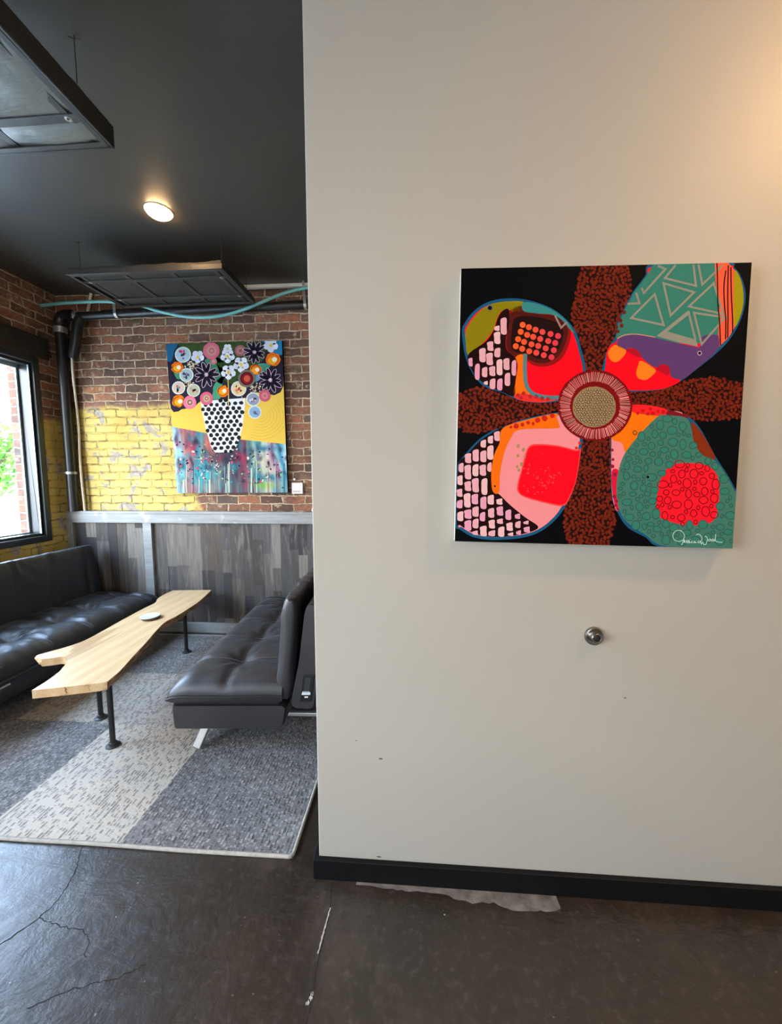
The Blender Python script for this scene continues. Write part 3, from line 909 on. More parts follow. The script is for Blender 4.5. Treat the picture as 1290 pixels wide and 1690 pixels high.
# ================================================================== CEILING PANELS
def ceiling_panel(label, x0, x1, y0, y1, z0, z1, wires, puff, baked_light, seed):
    random.seed(seed)
    root = thing('acoustic_panel', label, 'ceiling panel', ((x0 + x1) / 2, (y0 + y1) / 2, z1), 'hung ceiling panels')
    f = MB(); t_ = 0.012; e = 0.035
    # L-section outer frame: upright edge and bottom flange
    f.box((x0, y0, z0), (x1, y0 + t_, z1 - .036)); f.box((x0, y1 - t_, z0), (x1, y1, z1 - .03))
    f.box((x0, y0 + t_, z0), (x0 + t_, y1 - t_, z1 - .03)); f.box((x1 - t_, y0 + t_, z0), (x1, y1 - t_, z1 - .03))
    f.box((x0 + t_, y0 + t_, z0), (x1 - t_, y0 + e, z0 + .006)); f.box((x0 + t_, y1 - e, z0), (x1 - t_, y1 - t_, z0 + .006))
    f.box((x0 + t_, y0 + e, z0), (x0 + e, y1 - e, z0 + .006)); f.box((x1 - e, y0 + e, z0), (x1 - t_, y1 - e, z0 + .006))
    build('frame', f, M['dark_metal'], root, bevel=0.002)
    ya, yb = y0 + (y1 - y0) * .24, y0 + (y1 - y0) * .76
    xa, xb = x0 + (x1 - x0) * .345, x0 + (x1 - x0) * .655
    def slat(*a):
        m_ = MB(); m_.bar(*a); return build('slat', m_, M['dark_metal'], root, bevel=0.0015)
    zz = z0 + .009
    for y in (ya, yb): slat((x0 + .02, y, zz), (x1 - .02, y, zz), .034, .008)
    for x in (xa, xb): slat((x, y0 + .02, zz + .004), (x, y1 - .02, zz + .004), .034, .008)
    for x in (x0 + .075, x1 - .075): slat((x, y0 + .02, zz + .004), (x, y1 - .02, zz + .004), .03, .008)
    # eyelets where slats meet the edge slats
    for x in (x0 + .075, x1 - .075):
        for y in (ya, yb):
            m_ = MB(); m_.lathe((x, y, z0 + .006), (0, 0, -1), [(.013, -.002), (.013, .002), (.006, .003), (.004, .001)], 16)
            build('eyelet', m_, M['strap'], root, smooth=40)
    # wrapped batting sagging between the slats
    gx = [x0 + .013, xa, xb, x1 - .013]; gy = [y0 + .013, ya, yb, y1 - .013]
    m_ = MB(); NX, NY = 96, 60
    def cellf(v, g):
        for a, b in zip(g[:-1], g[1:]):
            if v <= b: s = (v - a) / (b - a); return max(0, 4 * s * (1 - s)) ** .55
        return 0
    def bot(a, b):
        x = gx[0] + (gx[-1] - gx[0]) * a / (NX - 1); y = gy[0] + (gy[-1] - gy[0]) * b / (NY - 1)
        s = cellf(x, gx) * cellf(y, gy)
        w = 0.5 + 0.5 * mnoise.noise(Vector((x * 7 + seed, y * 7, 0)))
        fo = 0.004 * mnoise.noise(Vector((x * 40, y * 16, seed))) * (1 - s)
        return (x, y, z0 + .020 - puff * s * (.55 + .45 * w) + fo)
    i0 = m_.grid(bot, NX, NY)
    def top(a, b):
        q = bot(a, b); x, y = q[0], q[1]
        return (x, y, z1 - .018 + .016 * mnoise.noise(Vector((x * 6 + seed, y * 9, 2))) + .004 * mnoise.noise(Vector((x * 60, y * 10, 5))))
    i1 = m_.grid(top, NX, NY)
    for seq in ([a * NY for a in range(NX)], [a * NY + NY - 1 for a in range(NX)], list(range(NY)), [(NX - 1) * NY + b for b in range(NY)]):
        for p_, q_ in zip(seq[:-1], seq[1:]): m_.face((i0 + p_, i0 + q_, i1 + q_, i1 + p_))
    build('wrapped_batting', m_, M['fabric_shaded'] if baked_light else M['fabric'], root, smooth=60)
    if baked_light:
        m_ = MB(); xs_ = x0 + (x1 - x0) * .33
        pts = [(xs_ + (x1 - .01 - xs_) * k / 60, y0 + .012) for k in range(61)]
        def tf_(a, b):
            x, y = pts[a]
            zz_ = [z1 - .034, z1 - .012 + .010 * mnoise.noise(Vector((x * 6, 1, 3))) + .005 * mnoise.noise(Vector((x * 50, 1, 3))), z1 - .034][b]
            return (x, y - .001 + .04 * b, zz_)
        m_.grid(tf_, 61, 3)
        build('loose_wrap_edge', m_, M['batting'], root, smooth=60)
    for x, y in wires:
        m_ = MB(); m_.tube([(x, y, z1 - .032), (x, y, ZC)], .0022, 6)
        for da in (.6, 2.2, 3.9): m_.tube([(x, y, ZC - .012), (x + .02 * cos(da), y + .02 * sin(da), ZC - .004 - .012 * (da > 3))], .0018, 5)
        build('hanging_wire', m_, M['dark_metal'], root)
ceiling_panel('dark framed hanging panel close overhead, cut off by the left edge of the photo', -2.46, -1.272, 1.10, 1.678, 2.868, 2.985,
              [(-1.325, 1.566), (-1.325, 1.19), (-2.40, 1.566), (-2.40, 1.19)], .026, False, 3)
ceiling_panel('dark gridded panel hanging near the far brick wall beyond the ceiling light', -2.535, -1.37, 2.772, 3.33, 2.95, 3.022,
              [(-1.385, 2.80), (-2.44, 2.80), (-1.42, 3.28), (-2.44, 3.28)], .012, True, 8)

# ================================================================== DOWNLIGHTS
def downlight(x, y, label, power=None, tilt=None, lensmat=None):
    d = thing('ceiling_light', label, 'ceiling light', (x, y, ZC), None)
    m_ = MB(); m_.lathe((x, y, ZC), (0, 0, -1), [(.084, 0), (.084, .003), (.080, .006), (.073, .007), (.071, .004)], 40)
    build('trim_ring', m_, M['white_pl'], d, smooth=40)
    m_ = MB(); m_.lathe((x, y, ZC - .004), (0, 0, -1), [(.072, 0), (.071, .012), (.060, .021), (.038, .027), (.0, .029)], 40)
    build('lens', m_, lensmat or M['lens'], d, smooth=60)
downlight(-1.655, 2.537, 'round glowing downlight in the black ceiling above the coffee table')
def lens_variant(name, strength):
    m = M['lens'].copy(); m.name = name
    m.node_tree.nodes['Principled BSDF'].inputs['Emission Strength'].default_value = strength
    return m
LV = lens_variant('lamp_lens_side', 560.0)
LFILL = lens_variant('lamp_lens_fill', 190.0)  # for two added downlights out of view that brighten the front room
downlight(1.75, 0.62, 'round downlight in the ceiling to the right of the flower painting', lensmat=LV)
downlight(0.9, -1.1, 'added unseen fill downlight behind the camera, right side', lensmat=LFILL)
downlight(-1.3, -1.1, 'added unseen fill downlight behind the camera, left side', lensmat=LFILL)

# ================================================================== PIPES AND CABLES
yp = 3.50
dp = thing('drain_pipe', 'thick black vertical drain pipe in the corner beside the window', 'pipe', (-3.285, yp, 1.178))
m_ = MB(); m_.tube([(-3.285, yp, 1.178), (-3.285, yp, 2.875)], .044, 24); build('pipe', m_, M['pipe_black'], dp, smooth=40)
m_ = MB(); m_.tube([(-3.285, yp, 2.82), (-3.285, yp, 2.875)], .052, 24)
build('coupling', m_, M['strap'], dp, smooth=40, bevel=.003)
m_ = MB(); m_.tube(spline([(-3.285, yp, 2.87), (-3.285, yp, 2.92), (-3.262, yp, 2.962), (-3.215, yp, 2.975), (-3.16, yp, 2.974)], 6), .05, 24)
build('elbow', m_, M['pipe_black'], dp, smooth=40)
m_ = MB(); m_.lathe((-3.285, yp, 1.532), (0, 0, 1), [(.046, 0), (.050, 0), (.050, .022), (.046, .022)], 28); m_.box((-3.382, yp - .006, 1.534), (-3.330, yp + .006, 1.552))
build('clamp', m_, M['strap'], dp, smooth=40)

hp = thing('overhead_pipe', 'long black pipe running level along the far brick wall below the ceiling', 'pipe', (-2.0, yp, 2.99))
m_ = MB(); m_.tube([(-3.158, yp, 2.967), (2.6, yp, 3.055)], .034, 20); build('pipe', m_, M['pipe_black'], hp, smooth=40)
for x in (-2.72, -0.985, 0.8):
    zc = 2.967 + (x + 3.17) * .01525
    m_ = MB(); pts = [(x - .015, yp - .02, ZC - .03 if x < -2 else ZC - .10)] + [(x, yp - .042 * cos(a), zc - .042 * sin(a)) for a in (-.3, .2, .7, 1.2, 1.6)]
    pts = [(x - .012, yp - .03, zc + .13)] + pts[1:]
    for p_, q_ in zip(pts[:-1], pts[1:]): m_.bar(p_, q_, .004, .024, up=(1, 0, 0))
    m_.bar((x - .012, yp - .03, zc + .125), (x - .012, yp - .03, ZC), .004, .02, up=(1, 0, 0))
    build('pipe_strap', m_, M['strap'], hp)
m_ = MB(); m_.lathe((-3.13, yp, 2.9675), (1, 0, .015), [(.036, 0), (.045, .002), (.045, .028), (.036, .03)], 24)
build('pipe_collar', m_, M['strap'], hp, smooth=40)

m_ = MB(); m_.tube([(-3.085, yp - .005, 2.94), (-3.10, yp - .02, 2.87), (-3.135, yp - .02, 2.70), (-3.165, yp - .02, 2.587)], .043, 20)
build('branch_stub', m_, M['pipe_black'], hp, smooth=40)
m_ = MB(); m_.tube([(-.2, 3.535, 3.071), (-1.15, 3.535, 3.046), (-2.9, 3.535, 3.02)], .010, 10)
tag(build('black_conduit', m_, M['pipe_black'], at=(-1.0, 3.535, 3.05), smooth=40), 'thin black conduit just above the long pipe on the far wall', 'conduit')

def cable(name, pts, r, mat_, label, cat):
    q = spline(pts, 8)
    m_ = MB(); m_.tube(q, r, 10)
    return tag(build(name, m_, mat_, at=pts[0], smooth=60), label, cat)
cable('flexible_conduit', [(-3.375, 3.418, 3.035), (-3.1, 3.418, 3.05), (-2.78, 3.418, 3.05), (-2.50, 3.418, 3.02), (-2.25, 3.415, 2.945), (-2.0, 3.415, 2.895), (-1.75, 3.415, 2.893), (-1.5, 3.415, 2.945), (-1.2, 3.415, 3.05), (-1.0, 3.418, 3.098), (-.7, 3.418, 3.13), (-.4, 3.418, 3.14)], .0135, M['teal_cable'],
      'teal flexible conduit sagging across the top of the far brick wall', 'conduit')
cable('cream_cable', [(-3.178, 3.485, 2.60), (-3.185, 3.49, 2.47), (-3.215, 3.53, 2.30), (-3.22, 3.545, 2.1), (-3.218, 3.545, 1.9), (-3.222, 3.54, 1.72), (-3.212, 3.53, 1.5), (-3.205, 3.53, 1.3), (-3.205, 3.535, 1.180)], .0105, M['cream_cable'],
      'cream cable running down the wall beside the black drain pipe', 'cable')
cable('cream_cable_end', [(-3.01, 3.557, 3.188), (-3.03, 3.557, 3.12), (-3.055, 3.557, 3.03), (-3.065, 3.557, 2.985)], .014, M['cream_cable'],
      'short cream cable hanging from the ceiling left of the far panel', 'cable')
cable('white_cable', [(-.985, 3.57, 1.181), (-.965, 3.572, 1.27), (-.95, 3.572, 1.36), (-.945, 3.572, 1.6)], .007, M['white_pl'],
      'white cable rising from the wainscot cap by the white wall', 'cable')
m_ = MB(); m_.box((-1.60, 3.50, 3.160), (1.8, 3.535, 3.188))
tag(build('cable_raceway', m_, M['white_pl'], at=(0, 3.52, 3.17), bevel=.003), 'white strip of surface raceway along the top of the far wall', 'raceway')

# ================================================================== DOOR STOP, CARD
dsx, dsz = 0.597, 0.962
dst = thing('door_stop', 'round satin metal wall door stop with black rubber centre below the flower painting', 'door stop', (dsx, YW, dsz))
m_ = MB(); m_.lathe((dsx, YW, dsz), (0, -1, 0), [(.0315, 0), (.0315, .005), (.0300, .009), (.0270, .0105), (.0215, .0095), (.0180, .0085), (.0168, .009), (.0165, .025), (.0150, .027), (.0125, .0272), (.0115, .0265), (.0113, .022)], 48)
build('body', m_, M['nickel'], dst, smooth=35)
m_ = MB(); m_.lathe((dsx, YW - .022, dsz), (0, -1, 0), [(.0112, 0), (.0108, .003), (.008, .0044), (0, .0048)], 32)
build('bumper', m_, M['rubber'], dst, smooth=40)

cd = thing('wall_card', 'small white card on the brick beside the vase painting', 'card', (-1.115, YB, 1.395))
m_ = MB(); m_.box((-1.170, 3.555, 1.345), (-1.068, YB + .0, 1.447)); build('card_face', m_, M['card'], cd, bevel=.001)
m_ = MB()
for z, a, b in ((1.368, -1.158, -1.082), (1.360, -1.158, -1.095)): m_.box((a, 3.5544, z), (b, 3.556, z + .0035))
build('small_print', m_, M['card_grey'], cd)
m_ = MB(); m_.lathe((-1.143, YB, 1.478), (0, -1, 0), [(.004, 0), (.004, .012), (.010, .014), (.0115, .020), (.008, .026), (0, .028)], 24)
tag(build('push_pin', m_, M['white_pl'], at=(-1.143, YB, 1.478), smooth=40), 'white round pin in the brick just above the small card', 'pin')

# ================================================================== PAINTINGS
def homography(src, dst):
    A = []; B = []
    for (x, y), (u, v) in zip(src, dst):
        A.append([x, y, 1, 0, 0, 0, -u * x, -u * y]); B.append(u)
        A.append([0, 0, 0, x, y, 1, -v * x, -v * y]); B.append(v)
    n_ = 8
    for i in range(n_):
        p_ = max(range(i, n_), key=lambda r_: abs(A[r_][i])); A[i], A[p_] = A[p_], A[i]; B[i], B[p_] = B[p_], B[i]
        for r_ in range(i + 1, n_):
            k = A[r_][i] / A[i][i]
            for c_ in range(i, n_): A[r_][c_] -= k * A[i][c_]
            B[r_] -= k * B[i]
    X = [0] * n_
    for i in reversed(range(n_)):
        X[i] = (B[i] - sum(A[i][c_] * X[c_] for c_ in range(i + 1, n_))) / A[i][i]
    return X

class Canvas:
    """flat shapes in a 0..1 canvas square, stacked in thin coats of paint on the stretched front"""
    def __init__(self, corners3, sketch, depth):
        self.c3 = [Vector(c) for c in corners3]      # top-left, top-right, bottom-right, bottom-left of the front
        self.H = homography(sketch, [(0, 0), (1, 0), (1, 1), (0, 1)])
        self.mb = MB(); self.lay = 0
        a, b, c, d = self.c3
        self.nrm = (d - a).cross(b - a).normalized()
        if self.nrm.y > 0: self.nrm = -self.nrm
        self.depth = depth
    def uv(self, p):
        x, y = p; h = self.H; w = h[6] * x + h[7] * y + 1
        return ((h[0] * x + h[1] * y + h[2]) / w, (h[3] * x + h[4] * y + h[5]) / w)
    def at(self, u, v, e=0.0):
        a, b, c, d = self.c3
        return (a * (1 - u) + b * u) * (1 - v) + (d * (1 - u) + c * u) * v + self.nrm * e
    def fill_uv(self, P, col):
        for ax, sgn, lim in ((0, 1, 0.0), (0, -1, 1.0), (1, 1, 0.0), (1, -1, 1.0)):
            out = []
            for i in range(len(P)):
                p, q = P[i - 1], P[i]
                fp = (p[ax] - lim) * sgn >= 0; fq = (q[ax] - lim) * sgn >= 0
                if fp != fq:
                    s = (lim - p[ax]) / (q[ax] - p[ax]); out.append((p[0] + (q[0] - p[0]) * s, p[1] + (q[1] - p[1]) * s))
                if fq: out.append(q)
            P = out
            if len(P) < 3: return
        self.mb.c = col
        e = 0.00012 * self.lay
        self.mb.poly([self.at(u, v, e) for u, v in reversed(P)])
    def fill(self, pts, col, smooth=True, n=5):
        if smooth: pts = [(q.x, q.y) for q in spline([(x, y, 0) for x, y in pts], n, True)]
        self.fill_uv([self.uv(p) for p in pts], col)
    def blob(self, x, y, rx, ry=None, col=None, ang=0.0, n=14, wob=0.0):
        ry = ry or rx; P = []
        for k in range(n):
            a = 2 * pi * k / n; w = 1 + wob * random.uniform(-1, 1)
            dx, dy = rx * cos(a) * w, ry * sin(a) * w
            P.append(self.uv((x + dx * cos(ang) - dy * sin(ang), y + dx * sin(ang) + dy * cos(ang))))
        self.fill_uv(P, col)
    def line(self, pts, w, col, smooth=True, closed=False):
        if smooth and len(pts) > 2: pts = [(q.x, q.y) for q in spline([(x, y, 0) for x, y in pts], 5, closed)]
        if closed: pts = list(pts) + [pts[0]]
        V_ = [Vector(p) for p in pts]; Lf, Rt = [], []
        m_ = len(V_)
        for i in range(m_):
            if closed and i in (0, m_ - 1): d1 = (V_[1] - V_[0]).normalized(); d0 = (V_[-1] - V_[-2]).normalized()
            else:
                d1 = (V_[min(i + 1, m_ - 1)] - V_[min(i, m_ - 2)]).normalized(); d0 = (V_[max(i, 1)] - V_[max(i - 1, 0)]).normalized()
            t_ = (d0 + d1)
            if t_.length < .2: t_ = d1.copy()
            t_.normalize()
            nn_ = Vector((-t_.y, t_.x)); k = 1.0 / max(.5, abs(nn_.dot(Vector((-d1.y, d1.x)))))
            Lf.append(V_[i] + nn_ * w / 2 * k); Rt.append(V_[i] - nn_ * w / 2 * k)
        for i in range(m_ - 1):
            self.fill_uv([self.uv(tuple(q)) for q in (Lf[i], Lf[i + 1], Rt[i + 1], Rt[i])], col)
    def finish(self, name, parent, side):
        m2 = MB(); e = -0.0003
        F = [self.at(u, v, e) for u, v in ((0, 0), (1, 0), (1, 1), (0, 1))]; Bk = [q - self.nrm * self.depth for q in F]
        m2.v = [tuple(q) for q in F + Bk]; m2.c = side
        m2.face((0, 1, 2, 3)); m2.face((7, 6, 5, 4))
        for k in range(4): m2.face((k, 4 + k, 4 + (k + 1) % 4, (k + 1) % 4))
        build('stretched_canvas', m2, M['paint'], parent)
        o = build('painted_face', self.mb, M['paint'], parent, fix=False)
        return o
def inside(p, poly):
    x, y = p; r_ = False
    for i in range(len(poly)):
        (x1_, y1_), (x2_, y2_) = poly[i - 1], poly[i]
        if (y1_ > y) != (y2_ > y) and x < (x2_ - x1_) * (y - y1_) / (y2_ - y1_) + x1_: r_ = not r_
    return r_
def shrink(poly, k):
    cx = sum(p[0] for p in poly) / len(poly); cy = sum(p[1] for p in poly) / len(poly)
    return [(cx + (x - cx) * k, cy + (y - cy) * k) for x, y in poly]
def inset(poly, d):
    """move each outline point inwards by d"""
    n_ = len(poly); A_ = sum(poly[i - 1][0] * poly[i][1] - poly[i][0] * poly[i - 1][1] for i in range(n_)); s = 1 if A_ > 0 else -1
    out = []
    for i in range(n_):
        a, b = Vector(poly[i - 1]), Vector(poly[(i + 1) % n_]); t_ = (b - a).normalized()
        out.append((poly[i][0] - t_.y * d * s, poly[i][1] + t_.x * d * s))
    return out

# ---- flower painting on the white wall (sketch units, one per pixel-sized step of the canvas)
K = 4.7778
q1 = lambda *L: [(740 + x / K, 420 + y / K) for x, y in L]
q2_ = lambda *L: [(980 + x / K, 420 + y / K) for x, y in L]
q3 = lambda *L: [(740 + x / K, 660 + y / K) for x, y in L]
q4 = lambda *L: [(980 + x / K, 660 + y / K) for x, y in L]
pt = thing('flower_painting', 'square canvas of a big abstract four-petal flower on the white wall', 'painting', (0.56, YW, 1.70))
C = Canvas([(.131, 1.285, 2.144), (.982, 1.285, 2.130), (.988, 1.283, 1.273), (.122, 1.283, 1.288)], [(761, 443), (1240, 433), (1207, 905), (750, 893)], .038)
random.seed(17)
NEON, ORG, PINK, BLUE, TEAL, OLIVE, INK, BROWN, RUST, CRIM = rgb(255, 8, 30), rgb(255, 112, 10), rgb(250, 146, 148), rgb(26, 88, 124), rgb(56, 128, 110), rgb(142, 128, 12), rgb(32, 9, 9), rgb(36, 11, 9), rgb(118, 36, 18), rgb(190, 14, 40)
C.fill_uv([(0, 0), (1, 0), (1, 1), (0, 1)], rgb(4, 5, 9))
C.lay = 1
arms = [q1((1060, 85), (1010, 240), (965, 450), (985, 560), (1050, 700), (1080, 900)) + q2_((85, 900), (90, 740), (170, 620), (230, 440), (300, 240), (265, 80)),
        q1((70, 1100), (160, 1050), (270, 1035), (400, 1090), (520, 1130), (870, 1170)) + q3((870, 60), (600, 140), (430, 200), (260, 255), (120, 240), (66, 180)),
        q3((1050, 300), (1030, 500), (960, 760), (900, 850), (905, 960), (935, 1135)) + q4((110, 1150), (170, 930), (130, 800), (130, 310)),
        q2_((290, 1060), (560, 1050), (700, 990), (800, 960), (1000, 960), (1180, 1010)) + q4((1180, 130), (950, 150), (830, 160), (760, 140), (640, 70), (300, 25))]
for a in arms: C.fill(a, BROWN, False)
C.lay = 2
for a in arms:
    xs_ = [p[0] for p in a]; ys_ = [p[1] for p in a]; got = 0; cell = {}
    for _ in range(6000):
        p = (random.uniform(min(xs_), max(xs_)), random.uniform(min(ys_), max(ys_)))
        if not inside(p, a): continue
        key = (int(p[0] / 4.3), int(p[1] / 4.3))
        if any((key[0] + i, key[1] + j) in cell and (cell[(key[0] + i, key[1] + j)][0] - p[0]) ** 2 + (cell[(key[0] + i, key[1] + j)][1] - p[1]) ** 2 < 5.0 ** 2 for i in (-1, 0, 1) for j in (-1, 0, 1)): continue
        cell[key] = p; f_ = random.uniform(.75, 1.15)
        C.blob(p[0], p[1], random.uniform(2.6, 4.6), random.uniform(2.0, 3.1), (RUST[0] * f_, RUST[1] * f_, RUST[2] * f_, 1), random.uniform(0, 3), 9, .14)
tl = q1((105, 600), (130, 530), (200, 440), (300, 375), (420, 345), (560, 345), (700, 375), (830, 430), (930, 510), (1000, 600), (1040, 720), (1075, 860), (1080, 950), (1040, 1060), (950, 1130), (860, 1150), (720, 1160), (560, 1140), (420, 1080), (280, 1030), (190, 930), (130, 790))
tr_ = q2_((470, 70), (400, 170), (300, 300), (230, 430), (180, 540), (165, 640), (105, 740), (60, 900), (60, 960), (140, 1050), (290, 1070), (420, 1067), (560, 1045), (680, 990), (800, 900), (950, 780), (1060, 670), (1140, 540), (1185, 400), (1190, 280), (1150, 160), (1100, 100), (1050, 62))
bl = q3((70, 510), (130, 420), (230, 310), (340, 235), (440, 200), (600, 140), (840, 90), (900, 90), (980, 150), (1050, 270), (1048, 350), (1020, 520), (980, 700), (930, 810), (850, 930), (730, 1030), (600, 1080), (440, 1100), (300, 1100), (180, 1075), (90, 1020), (50, 980), (55, 700))
br_ = q4((230, 40), (330, 30), (450, 35), (580, 65), (720, 110), (830, 210), (950, 430), (1040, 570), (1100, 680), (1125, 760), (1110, 1175), (540, 1160), (400, 1080), (260, 1000), (180, 880), (140, 780), (128, 600), (128, 310), (130, 200), (190, 120))
C.lay = 3
for a in (tl, tr_, bl, br_): C.fill(a, BLUE)
C.lay = 4
for a in (tl, tr_): C.fill(inset(a, 5), NEON)
C.fill(inset(bl, 5), PINK); 
C.lay = 5
# top-left petal
C.fill(q1((475, 440), (590, 400), (700, 440), (850, 470), (945, 555), (960, 650), (900, 800), (790, 870), (670, 865), (590, 810), (500, 800), (440, 730), (450, 640), (470, 560)), rgb(150, 20, 20))
C.fill(q1((135, 600), (170, 530), (250, 440), (340, 385), (470, 365), (590, 370), (575, 430), (520, 455), (475, 430), (420, 440), (385, 490), (350, 590), (290, 670), (210, 740), (150, 780), (135, 690)), OLIVE)
C.lay = 6
C.fill(q1((485, 460), (590, 440), (700, 462), (850, 482), (930, 560), (935, 640), (880, 775), (780, 842), (680, 842), (600, 800), (520, 790), (460, 730), (460, 640), (480, 560)), rgb(84, 22, 16))
C.fill(q1((590, 375), (700, 385), (830, 440), (930, 520), (990, 610), (960, 590), (900, 520), (820, 470), (700, 460), (590, 440)), rgb(58, 138, 134))
C.lay = 7
C.fill(q1((520, 500), (620, 480), (740, 495), (850, 530), (900, 590), (895, 660), (850, 760), (770, 815), (690, 810), (610, 770), (520, 760), (490, 700), (495, 620)), rgb(34, 14, 12))
C.fill(q1((150, 790), (290, 680), (355, 590), (390, 490), (430, 435), (475, 435), (475, 570), (450, 650), (455, 740), (520, 800), (540, 870), (525, 1000), (515, 1105), (420, 1075), (300, 1020), (200, 930)), INK)
C.fill(q1((530, 800), (590, 785), (600, 900), (600, 1010), (640, 1100), (515, 1108), (525, 1000), (545, 870)), ORG)
C.lay = 8
C.fill(q1((515, 1100), (620, 1090), (700, 1130), (860, 1135), (720, 1156), (560, 1138)), rgb(240, 50, 44))
C.lay = 9
C.line(q1((603, 775), (600, 900), (612, 1020), (660, 1085), (760, 1115), (870, 1118)), 6.2, rgb(84, 132, 134))
C.line(q1((838, 478), (885, 572), (930, 528)), 3.0, rgb(160, 130, 120), False)
for i, (x, y) in enumerate([(583, 549), (632, 567), (684, 587), (738, 604), (802, 620), (861, 636), (567, 603), (618, 627), (666, 643), (721, 659), (784, 675), (839, 690), (547, 661), (594, 682), (652, 701), (705, 713), (764, 732), (828, 747), (529, 716), (579, 736), (634, 755), (690, 767), (749, 786), (809, 802)]):
    s = (i % 6) / 5
    C.blob(*q1((x, y))[0], 4.9, 4.9, rgb(255 - 20 * s, 98 - 36 * s, 44 + 34 * s), 0, 18)
for x, y, w, h in [(433, 558, 46, 125), (380, 575, 40, 40), (382, 650, 46, 90), (328, 715, 44, 72), (266, 785, 48, 105), (322, 815, 48, 92), (383, 765, 46, 72), (172, 840, 30, 65), (225, 915, 38, 120), (283, 918, 42, 76), (343, 910, 44, 74), (400, 880, 44, 118), (455, 855, 44, 88), (513, 885, 36, 115), (462, 975, 42, 98), (345, 1010, 44, 80), (402, 1015, 42, 90), (292, 1003, 30, 30)]:
    a = random.uniform(-3, 8)
    C.fill(q1((x - w / 2 + a, y - h / 2 + 8), (x + w / 2 - 2, y - h / 2), (x + w / 2, y), (x + w / 2 - a * .6, y + h / 2), (x - w / 2 + 4, y + h / 2 - 4), (x - w / 2, y)), random.choice((rgb(238, 172, 178), rgb(244, 190, 188), rgb(238, 158, 180))), True, 3)
for x, y in ((545, 1100), (590, 1085), (640, 1110), (690, 1112), (735, 1125), (780, 1130), (570, 1120)): C.blob(*q1((x, y))[0], 3.2, 3.2, rgb(196, 36, 34), 0, 10, .1)
C.blob(*q1((325, 417))[0], 4.6, 4.6, rgb(120, 112, 120)); C.lay = 10; C.blob(*q1((325, 417))[0], 3.5, 3.5, rgb(16, 14, 30))
# top-right petal
C.lay = 5
C.fill(q2_((478, 60), (412, 165), (310, 300), (240, 430), (190, 540), (172, 650), (260, 650), (480, 660), (640, 690), (800, 700), (975, 640), (985, 400), (960, 62)), TEAL, False)
C.fill(q2_((950, 60), (1055, 66), (1112, 130), (1106, 330), (1110, 560), (1060, 645), (985, 718), (972, 600), (980, 400), (955, 200)), rgb(255, 96, 62), False)
C.fill(q2_((85, 890), (105, 740), (165, 690), (250, 745), (330, 760), (370, 810), (480, 890), (580, 950), (680, 985), (560, 1043), (420, 1061), (290, 1060), (150, 1040), (70, 950)), NEON)
C.lay = 6
C.fill(q2_((1105, 130), (1150, 190), (1174, 300), (1165, 430), (1105, 562), (1098, 330)), rgb(164, 150, 14))
C.fill(q2_((180, 690), (200, 650), (320, 625), (480, 650), (650, 690), (780, 715), (830, 720), (850, 640), (960, 625), (982, 660), (980, 722), (930, 785), (800, 895), (700, 970), (610, 960), (590, 900), (560, 880), (500, 885), (440, 860), (370, 800), (340, 760), (260, 745), (190, 720)), rgb(96, 62, 112))
C.fill(q2_((110, 760), (165, 705), (250, 750), (215, 810), (170, 840), (125, 820)), rgb(255, 130, 30))
C.fill(q2_((370, 830), (480, 900), (450, 950), (400, 980), (345, 965), (330, 920), (345, 870)), rgb(255, 130, 30))
C.lay = 7
C.fill(q2_((250, 745), (300, 728), (350, 760), (370, 800), (340, 800), (290, 775)), CRIM); C.fill(q2_((490, 890), (530, 858), (580, 870), (595, 910), (575, 945), (530, 920)), CRIM)
G1 = rgb(148, 144, 128)
C.fill(q2_((490, 635), (735, 440), (755, 460), (575, 600), (800, 665), (815, 718), (640, 680)), G1, False)
for pts, cl in (([(640, 84), (555, 185), (800, 245), (780, 80)], False), ([(545, 225), (785, 295), (600, 475)], True), ([(475, 310), (290, 495), (545, 550)], True), ([(745, 405), (940, 225), (1015, 465)], True), ([(740, 440), (795, 665)], False), ([(785, 455), (1030, 490), (845, 700)], True), ([(820, 80), (850, 235), (1010, 85)], False), ([(500, 90), (560, 115), (390, 300), (372, 260)], False), ([(262, 385), (355, 380), (330, 300)], False)):
    C.lay = 8; C.line(q2_(*pts), 3.5, G1, False, cl)
C.lay = 9
for pts in ([(965, 66), (970, 200), (972, 380), (985, 520), (993, 710)], [(1055, 85), (1050, 300), (1052, 480), (1050, 650)], [(1075, 100), (1078, 300), (1088, 500), (1088, 610)], [(1035, 125), (1020, 250), (1025, 400), (1035, 520), (1032, 660)]):
    C.line(q2_(*pts), 1.9, rgb(30, 8, 10))
C.line(q2_((180, 655), (240, 628), (330, 622), (480, 645)), 1.2, rgb(226, 150, 120))
for x, y, r_ in ((235, 450, 3.4), (205, 515, 3.6), (215, 555, 3.4), (185, 600, 3), (195, 500, 2), (175, 565, 3)): C.blob(*q2_((x, y))[0], r_, r_, rgb(104, 36, 30))
C.blob(*q2_((828, 770))[0], 3.9, 3.9, rgb(206, 160, 190)); C.lay = 10; C.blob(*q2_((828, 770))[0], 2.5, 2.5, rgb(16, 10, 24))
